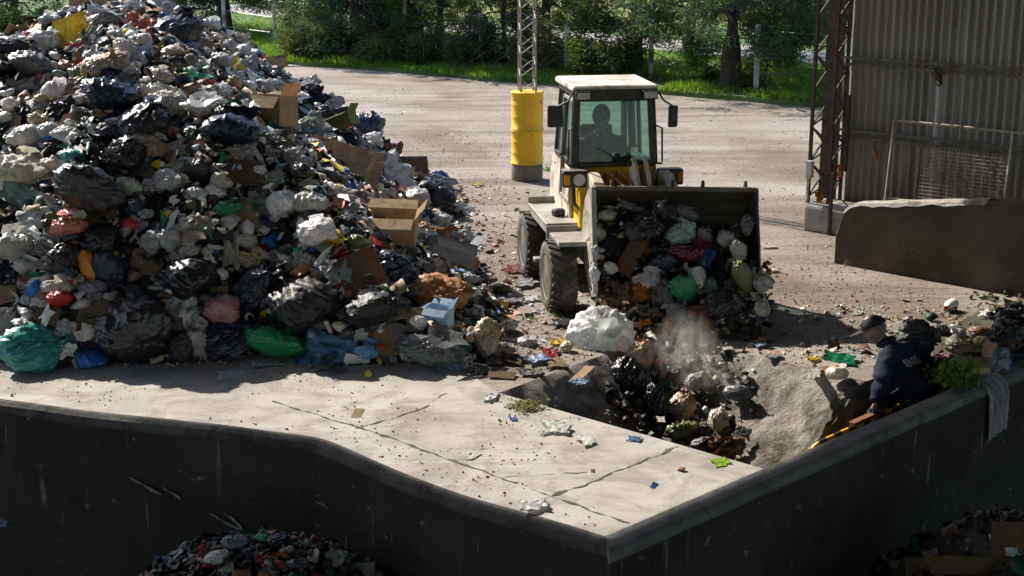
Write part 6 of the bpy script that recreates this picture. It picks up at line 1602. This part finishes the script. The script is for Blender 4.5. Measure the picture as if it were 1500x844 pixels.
# scatter at the toe of the heap toward the loader
GT = 'litter between the heap and the loader'
for a in [
 (690, 410, 60, 14, 'film', 'sheer', 'long pale film across the toe, beside the lilac carton'), (735, 428, 40, 16, 'bag', 'olive', 'olive see-through bag on the toe beside the rust brown sack'), (755, 398, 34, 10, 'film', 'salmon', 'salmon wrapper on the ground near the rear wheel'),
 (770, 418, 44, 12, 'sheet', 'lgrey', 'flat grey paper on the ground by the front wheel'), (742, 444, 46, 12, 'sheet', 'lav', 'lilac white paper on the toe beside the front wheel'), (752, 448, 16, 8, 'film', 'red', 'red scrap on the lilac white paper'), (700, 398, 30, 8, 'film', 'purple', 'purple wrapper beside the lilac carton'),
 (722, 470, 40, 22, 'bag', 'tan', 'small tan lump in shade at the toe'), (745, 486, 36, 22, 'bag', 'cream', 'dusty cream lump behind the striped bag'), (690, 430, 30, 26, 'bag', 'sheer', 'clear bottle-filled bag above the tan lump'), (682, 456, 34, 22, 'bag', 'pink', 'dusty pink bag above the long dark grey one'),
 (695, 478, 40, 36, 'bag', 'lgrey', 'pale rumpled bag behind the striped bag'), (660, 485, 34, 20, 'sheet', 'tan', 'crumpled tan paper behind the dark grey corner bag'), (772, 505, 30, 16, 'bag', 'sheer', 'clear wrapper with yellow dot in the hopper corner'), (806, 520, 28, 14, 'film', 'red', 'bright red plastic between white bag and heap'),
 (785, 530, 40, 14, 'film', 'pale', 'pale blue plastic beside the bright red one'), (815, 503, 26, 9, 'film', 'yellow', 'yellow orange scraps behind the bright red plastic'), (832, 515, 26, 18, 'bag', 'cream', 'small cream bag leaning on the big white bag'), (812, 535, 34, 14, 'sheet', 'tan', 'torn tan paper at the hopper corner'),
 (848, 562, 26, 10, 'film', 'skyb', 'blue white tray hanging over the hopper edge'), (852, 550, 16, 22, 'board', 'kraft', 'brown card flap over the blue white tray'), (826, 476, 40, 12, 'film', 'dgrey', 'shiny grey film behind the big white bag'), (776, 548, 40, 10, 'sheet', 'grey', 'grey torn sheet at the hopper brink'),
 (750, 530, 44, 14, 'sheet', 'brown', 'brown torn paper in shade at the hopper brink'), (725, 530, 30, 14, 'film', 'grey', 'grey film at the tip of the heap by the hopper'), (735, 552, 40, 8, 'board', 'brown', 'dark strip of board at the hopper brink'), (778, 440, 26, 8, 'sheet', 'white', 'white paper at the tyre of the front wheel'),
 (705, 575, 0, 0, 'sheet', 'white', ''),
]:
    if a[6]: lay(*a, GT)
# right of the loader and around the man
GR = 'litter on the yard by the hopper'
for a in [
 (1256, 459, 14, 8, 'film', 'white', 'white scrap on the yard at the edge of the bucket shade'), (1289, 466, 24, 10, 'film', 'white', 'white crumpled plastic just beyond the black cap'), (1455, 464, 42, 14, 'sheet', 'white', 'flat white paper beside the shiny black bag on the wall side'), (1225, 553, 34, 24, 'bag', 'cream', 'pale bag lying in the striped shade by the hopper'),
 (1192, 550, 24, 26, 'sheet', 'lgrey', 'grey paper leaning on the pale bag by the hopper'), (1212, 543, 14, 8, 'film', 'orange', 'orange scrap on the pale bag by the hopper'), (1190, 527, 20, 8, 'film', 'yellow', 'yellow scrap in the bucket shade'), (1232, 530, 50, 14, 'film', 'emerald', 'green plastic in the bucket shade'), (1110, 507, 24, 10, 'sheet', 'pale', 'pale blue paper in the bucket shade'),
 (1120, 490, 16, 8, 'film', 'skyb', 'small blue scrap under the falling bags'), (1062, 512, 22, 9, 'sheet', 'white', 'white paper at the rim above the dust'), (1132, 524, 26, 8, 'sheet', 'lav', 'pale paper strip on the sunlit rim'), (1030, 505, 16, 9, 'film', 'pink', 'pink scrap at the rim beside the dust'),
 (1402, 496, 30, 22, 'bag', 'lgrey', 'grey white bag just behind the man, in the sun'), (1378, 493, 26, 26, 'bag', 'dgrey', 'dark grey bag between the man and the grey white bag'), (1436, 495, 40, 18, 'bag', 'brown', 'brown lump beyond the small cardboard box'), (1465, 482, 34, 10, 'film', 'red', 'red plastic under the shiny black bag'),
 (1440, 478, 26, 7, 'rag', 'char', 'dark rag on the yard beyond the cardboard box'), (1396, 507, 0, 0, 'bag', 'char', ''), (1376, 527, 36, 12, 'film', 'pink', 'red and white wrapper right behind the man'), (700, 272, 18, 6, 'film', 'yellow', 'yellow leaf of plastic on the yard near the barrel column'), (672, 292, 30, 6, 'sheet', 'cream', 'cream paper on the yard beyond the heap'),
 (1330, 434, 0, 0, 'sheet', 'white', ''), (690, 384, 0, 0, 'film', 'white', ''), (1128, 398, 30, 6, 'sheet', 'cream', 'pale paper on the yard beside the bucket corner'), (1125, 363, 24, 5, 'sheet', 'cream', 'cream paper on the yard beyond the bucket corner'),
]:
    if a[6]: lay(*a, GR)
bag_b = spawn('bag', at_y(1345, 498, 14.75), .48, .42, .5, 'char', 'dull round dark sack right behind the cap of the man', None, which=3, mat='matte_film')
spawn('bag', at_y(1490, 480, 15.2), .55, .62, .5, 'black', 'big shiny black bag piled against the right wall', None, which=6)
spawn('bag', at_y(1474, 468, 15.5), .34, .26, .3, 'char', 'crinkled black bag on the outer side of the big shiny one', None, which=9)
spawn('film', at_y(1462, 524, 14.45), .36, .2, .30, 'pale', 'pale blue sheet of plastic beside the small cardboard box', None, rot=(1.0, .3, .4))
bx = spawn('box', at_y(1423, 535, 14.3), .30, .26, .24, 'kraft', 'small open cardboard box behind the wall, beside the cloth', None, rot=(0, .04, .15), which=1)
# low mound of earth and garden waste that carries them
bm = BM(); g = {}
for i in range(40):
    for j in range(26):
        a_, b_ = i/39, j/25; q = C0 + rwd*(5.36+a_*6.5) - rwn*(.02+b_*1.6); hgt = .10*math.sin(math.pi*min(1, b_*.55+.45))*min(1, a_*7)*(1-b_)**.6 + .06*fbm(Vector((q.x*3, q.y*3, 0)), 4)*(1-b_)
        g[i, j] = bm.verts.new(v3(q, hgt-.02*b_))
for i in range(39):
    for j in range(25): bm.faces.new((g[i, j], g[i+1, j], g[i+1, j+1], g[i, j+1]))
worn('garden_waste', (.05, .045, .03), (.12, .10, .07), .95, 6, .9, .06, dirt=(.07, .08, .03))
tag(build('garden_debris', bm, 'garden_waste', smooth=True), kind='stuff')
r_ = np.random.default_rng(8); P = []; Nn = []
while len(P) < 360:
    a_, b_ = r_.uniform(0.02, 1), r_.uniform(0, 1)**1.4; q = C0 + rwd*(5.36+a_*6.5) - rwn*(.04+b_*1.7); hgt = .10*math.sin(math.pi*min(1, b_*.55+.45))*min(1, a_*7)*(1-b_)**.6
    P.append((q.x, q.y, hgt+.02)); Nn.append((0, -.3, 1))
scraps('debris_scraps', np.array(P), np.array(Nn, float), .03, .2, np.array([CO[c] for c in ('olive', 'brown', 'char', 'dgrey', 'brown', 'dkgreen', 'olive', 'olive', 'tan', 'char')])*.7, 35, .4)
# milk jug
jp = at_z(1389, 456, 0)
bm = BM(); lathe(bm, [(.0, 0), (.062, .0), (.07, .012), (.07, .12), (.055, .15), (.022, .19), (.02, .21)], 20)
jug = build('plastic_jug', bm, worn('milky_plastic', (.62, .60, .57), (.75, .73, .70), .35, 6, .1, .01), smooth=True); jug.location = jp+Vector((.09, .09, .075)); jug.rotation_euler = Vector((-.62, -.72, -.05)).to_track_quat('Z', 'Y').to_euler(); tag(jug, 'white plastic milk jug with red cap lying on the yard', 'jug')
bm = BM(); lathe(bm, [(.025, .205), (.027, .21), (.027, .232), (.022, .235)], 16); build('cap', bm, worn('red_plastic', (.5, .05, .02), (.6, .08, .03), .4, 6, 0, 0), jug)
bm = BM(); tube(bm, [(0, -.062, .12), (0, -.095, .13), (0, -.09, .17), (0, -.02, .19)], .012); build('handle', bm, 'milky_plastic', jug, smooth=True)
bd_ = spawn('board', at_z(432, 95, .03), 1.0, .05, .5, 'white', 'white board lying at the far edge of the yard beyond the heap', None, rot=(0, 0, .1), color=(.7, .7, .7))
bd_['category'] = 'board'; bd_.name = 'board'

# grey cloth over the right wall
cp = isect(Vector((0, 0)), Vector((at_z(1428, 560).x, at_z(1428, 560).y)), C0, rwd)
worn('towel', (.42, .42, .43), (.58, .58, .58), .95, 3, .6, .02, dirt=(.2, .19, .18))
bm = BM(); g = []; path = [(-.30, -.28), (-.22, -.10), (-.12, .03), (-.02, .055), (.08, .045), (.19, -.02), (.232, -.14), (.238, -.30), (.235, -.46), (.23, -.60)]
fine = []
for p, q in zip(path, path[1:]):
    for i in range(5): fine.append((p[0]+(q[0]-p[0])*i/5, p[1]+(q[1]-p[1])*i/5))
for i in range(17):
    row = []; w_ = (i/16-.5)
    for j, (o_, z) in enumerate(fine):
        f = j/len(fine); wd_ = .42*(1-.15*f) ; fold = .022*math.sin(i*1.35+2*noise.noise(Vector((f*3, 0, 3))))+.01*noise.noise(Vector((i*.8, f*6, 0)))
        q = cp + rwd*(w_*wd_ + .10*f + .03*noise.noise(Vector((f*4, i*.1, 8)))) + rwn*(o_+fold+.012); row.append(bm.verts.new(v3(q, z + .5*fold + .05*w_*(f > .9))))
    g.append(row)
for i in range(16):
    for j in range(len(fine)-1): bm.faces.new((g[i][j], g[i+1][j], g[i+1][j+1], g[i][j+1]))
bmesh.ops.solidify(bm, geom=bm.faces[:], thickness=.012)
tag(build('cloth', bm, 'towel', smooth=True), 'dirty grey cloth hung over the top of the right wall', 'cloth')

# things hanging at the shed corner
hb = local_shed(.78, .36, 1.15)
o = spawn('bag', hb, .10, .22, .08, 'rust', 'small rusty red object hanging from the lower purlin of the shed', None, name='hanging_float', cat='float'); o.location = local_shed(.72, .33, 1.22)
bm = BM(); tube(bm, [local_shed(.72, .35, 1.42), local_shed(.72, .35, 1.33)], .006, 5); r_ = build('string', bm, 'rusty_steel', None); r_.parent = o; r_.matrix_parent_inverse = (Matrix.Translation(o.location) @ o.rotation_euler.to_matrix().to_4x4() @ Matrix.Diagonal((*o.scale, 1))).inverted()
o = spawn('rag', local_shed(.36, -.02, .98), .11, .06, .22, 'rust', 'orange rag tied to the lattice column of the shed', None, rot=(1.4, 0, .3)); 
o = spawn('rag', local_shed(.04, -.05, .55), .14, .08, .2, 'yellow', 'orange yellow scrap at the foot of the lattice column', None, rot=(1.2, 0, .3), color=(.4, .2, .04))
o = spawn('bag', local_shed(1.0, .12, .53), .19, .18, .14, 'white', 'small white and red bag standing on the low kerb wall', None); 
o = spawn('film', local_shed(1.0, .05, .54), .12, .05, .08, 'red', 'red label on the small white bag on the kerb wall', None, rot=(1.2, 0, 0))
bm = BM(); sqbar(bm, (0, 0, 0), (.06, 0, .34), .03); sqbar(bm, (.2, .1, .0), (-.1, .1, .08), .02); o = build('stick', bm, 'post_concrete'); o.location = local_shed(.95, -.2, .2); tag(o, 'pale stick leaning on the kerb wall beside the barrier end', 'stick')
tangle = empty('wire_tangle', local_shed(1.60, .33, 2.47), 0, 'tangled bundle of wire hung on the upper purlin above the white stain', 'hose')  # tangle of wire, built as loose rusty loops
tangle.name = 'wire_bundle'
for k in range(4):
    bm = BM(); tube(bm, [(.05*math.cos(a*math.tau/16+k)*(1+.3*k*noise.noise(Vector((a*.7, k, 0)))), -.03-.015*k, -.03*k+.08*math.sin(a*math.tau/16)*(1+.5*noise.noise(Vector((a*.5, k, 3))))) for a in range(17)], .012, 6); build('loop', bm, 'rusty_steel', tangle, smooth=True)

# ================================================================== THE TWO PIT HEAPS, YARD STONES
def pit_heap(cx, cy, rad, top, n, seed, name, pal, smin=.04, smax=.2, rx=None, ex=.8):
    rx = rx or rad
    r_ = np.random.default_rng(seed); P, Nn = [], []
    bm = BM(); g = {}
    hz = lambda x, y: -2.7 + (top+2.7)*max(0, 1-((x-cx)/rx)**2-((y-cy)/rad)**2)**ex + .08*fbm(Vector((x*2, y*2, seed)), 3)
    for i in range(31):
        for j in range(31): x, y = cx+rx*(i/15-1), cy+rad*(j/15-1); g[i, j] = bm.verts.new((x, y, hz(x, y)-.03))
    for i in range(30):
        for j in range(30): bm.faces.new((g[i, j], g[i+1, j], g[i+1, j+1], g[i, j+1]))
    tag(build(name+'_mound', bm, 'compacted_waste', smooth=True), kind='stuff')
    while len(P) < n:
        x, y = cx+rx*r_.uniform(-1, 1), cy+rad*r_.uniform(-1, 1); h = hz(x, y)
        if h > -2.4: P.append((x, y, h)); Nn.append(((x-cx)/rad, (y-cy)/rad, 1))
    Nn = np.array(Nn); Nn /= np.linalg.norm(Nn, axis=1)[:, None]; scraps(name, np.array(P), Nn, smin, smax, pal, seed)
    return hz
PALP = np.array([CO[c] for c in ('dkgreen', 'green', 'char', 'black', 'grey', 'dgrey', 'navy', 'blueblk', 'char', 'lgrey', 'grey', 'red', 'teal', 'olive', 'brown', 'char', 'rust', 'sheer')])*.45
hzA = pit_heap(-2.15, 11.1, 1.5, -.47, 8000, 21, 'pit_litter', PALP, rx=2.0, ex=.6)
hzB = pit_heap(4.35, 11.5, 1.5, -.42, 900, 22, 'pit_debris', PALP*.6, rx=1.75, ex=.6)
def pit_at(px, py, hz):
    d = ray(px, py); t = 9.0
    while t < 16:
        p = Vector((0, 0, CH))+d*t
        if p.z < hz(p.x, p.y): return p
        t += .03
    return None
for (px, py, w, h, kind, cn, lab, hz) in [
 (238, 831, 26, 22, 'film', 'skyb', 'sky blue scrap at the edge of the pit heap', hzA), (230, 838, 10, 14, 'film', 'yellow', 'yellow scrap at the edge of the pit heap', hzA), (282, 806, 30, 24, 'bag', 'dkgreen', 'dark green bag near the top of the pit heap', hzA), (300, 812, 14, 24, 'film', 'salmon', 'salmon strip standing in the pit heap', hzA),
 (385, 826, 20, 12, 'film', 'red', 'red scrap in the middle of the pit heap', hzA), (345, 800, 40, 26, 'bag', 'dgrey', 'dark grey bag on the crest of the pit heap', hzA), (410, 800, 34, 18, 'bag', 'navy', 'navy bag on the crest of the pit heap', hzA), (385, 793, 26, 16, 'bag', 'emerald', 'emerald scrap of bag on the crest of the pit heap', hzA),
 (320, 822, 36, 20, 'bag', 'sheer', 'clear bag low on the pit heap', hzA), (440, 832, 34, 22, 'bag', 'char', 'black bag low on the pit heap', hzA), (490, 828, 26, 30, 'film', 'lgrey', 'pale film at the end of the pit heap', hzA), (405, 820, 24, 6, 'film', 'orange', 'orange strip in the pit heap', hzA),
 (1428, 836, 130, 26, 'board', 'brown', 'long flattened brown carton at the bottom of the pit', hzB), (1478, 800, 50, 50, 'board', 'brown', 'tilted brown cardboard beside the right edge of the pit', hzB), (1340, 838, 28, 26, 'board', 'brown', 'torn brown card sticking up in the pit', hzB), (1480, 815, 24, 14, 'sheet', 'white', 'white paper on the cardboard in the pit', hzB),
]:
    p = pit_at(px, py, hz)
    if p is None: print('MISS', lab); continue
    W, H = size_at(p, w*1.1, h*1.1)
    spawn(kind, p+Vector((0, -.03, .06)), W, H if kind == 'bag' else max(.06, H*.5), (W+H)/2 if kind == 'bag' else H, cn, lab, 'pieces in the pit', rot=(R(50)+rng.uniform(-.2, .2), rng.uniform(-.2, .2), rng.uniform(-.3, .3)) if kind != 'bag' else None)

spawn('board', at_y(3, 755, 13.55), .14, .04, .5, 'lgrey', 'pale narrow board leaning on the bent pit wall at the frame edge', 'pieces in the pit', rot=(.1, 0, .2))
# stones and crumbs on the yard, and on the slab
def stones(name, n, fx, smin, smax, pal, seed, z0=0.0):
    r_ = np.random.default_rng(seed); P = []
    while len(P) < n:
        p = fx(r_)
        if p is not None: P.append(p)
    P = np.array(P); n = len(P); s = smin*(smax/smin)**(r_.uniform(0, 1, n)**2.5)
    base = np.array([[1, 0, 0], [0, 1, 0], [-1, 0, 0], [0, -1, 0], [0, 0, .8], [0, 0, -.5]]); f = np.array([[0, 1, 4], [1, 2, 4], [2, 3, 4], [3, 0, 4], [1, 0, 5], [2, 1, 5], [3, 2, 5], [0, 3, 5]])
    v = base[None]*s[:, None, None]*r_.uniform(.5, 1.2, (n, 6, 1)); a = r_.uniform(0, 6.28, n); c, sn = np.cos(a)[:, None], np.sin(a)[:, None]
    v = np.stack([v[:, :, 0]*c-v[:, :, 1]*sn, v[:, :, 0]*sn+v[:, :, 1]*c, v[:, :, 2]], 2) + np.c_[P, np.full(n, z0)][:, None, :] + np.array([0, 0, 1])*s[:, None, None]*.25
    tint = pal[r_.integers(0, len(pal), n)]*r_.uniform(.75, 1.2, (n, 1))
    return tag(link(name, mesh_np(name, v.reshape(-1, 3), (np.arange(n)[:, None, None]*6+f[None]).reshape(-1, 3), 'stones', tint=np.repeat(tint, 8, 0))), kind='stuff')
def in_slab(p):
    if (p-C0).dot(rwn) > -.05: return False
    if (p-P1).dot(e_t) > -.03 and (p-P1).dot(e_s) > -.5: return False
    for a, b in zip(LW, LW[1:]):
        if a.x <= p.x <= b.x: return p.y > a.y+(b.y-a.y)*(p.x-a.x)/(b.x-a.x)+.05
    return False
def free_yard(p):
    if heap_h(p.x, p.y) > 0 or (p-C0).dot(rwn) > -.1: return False
    s_, t_ = (p-P1).dot(e_s), (p-P1).dot(e_t)
    if s_ > -.05 and t_ < T+.03: return False
    return p.y > 14.6 and p.y < edge_y(p.x)-.2
def fy(r_):
    y = 14.5+26*r_.uniform(0, 1)**1.8; x = r_.uniform(-.40, .40)*y; p = Vector((x, y)); return (x, y) if free_yard(p) and (noise.noise(Vector((x*.35, y*.8, 4))) > .08 or r_.random() < .12) else None
PALS = np.array([(.30, .26, .23), (.40, .36, .33), (.26, .23, .20), (.46, .43, .40), (.22, .19, .165), (.34, .30, .27)])
stones('gravel', 15000, fy, .005, .03, PALS, 31)
def fs(r_):
    x, y = r_.uniform(-6, 3.5), r_.uniform(10.5, 15.5); p = Vector((x, y)); return (x, y) if in_slab(p) and heap_h(x, y) < 0 and noise.noise(Vector((x*.8, y*.8, 4))) > -.1 else None
stones('crumbs', 1500, fs, .004, .02, np.array([(.10, .08, .06), (.2, .16, .12), (.06, .05, .04), (.3, .1, .04), (.4, .37, .33)]), 32, .004)
def fl(r_):
    if r_.random() < .6:
        y = r_.uniform(15, 25); x = heap_edge(y) + r_.exponential(.55)
    else:
        px, py = r_.uniform(1090, 1400), r_.uniform(440, 590); q = at_z(px, py); x, y = q.x, q.y
    return (x, y) if free_yard(Vector((x, y))) else None
def heap_edge(y): return lerp_tab(y, [14.4, 16, 17.3, 19.5, 22, 24.6, 26], [-.40, -.10, -.15, -.62, -.78, -1.0, -1.8])
r_ = np.random.default_rng(5); P = []
while len(P) < 1100:
    q = fl(r_)
    if q: P.append((*q, .004))
PALY = np.array([CO[c] for c in ('cream', 'lgrey', 'white', 'tan', 'brown', 'kraft', 'sheer', 'dgrey', 'rust', 'olive', 'grey', 'char', 'pale', 'salmon')])
scraps('yard_litter', np.array(P), np.tile([0, 0, 1.0], (len(P), 1)), .015, .13, PALY, 33, .25)
r_ = np.random.default_rng(6); P = []
while len(P) < 260:
    q = fy(r_)
    if q: P.append((*q, .004))
scraps('wind_blown_litter', np.array(P), np.tile([0, 0, 1.0], (len(P), 1)), .015, .09, PALY, 34, .25)
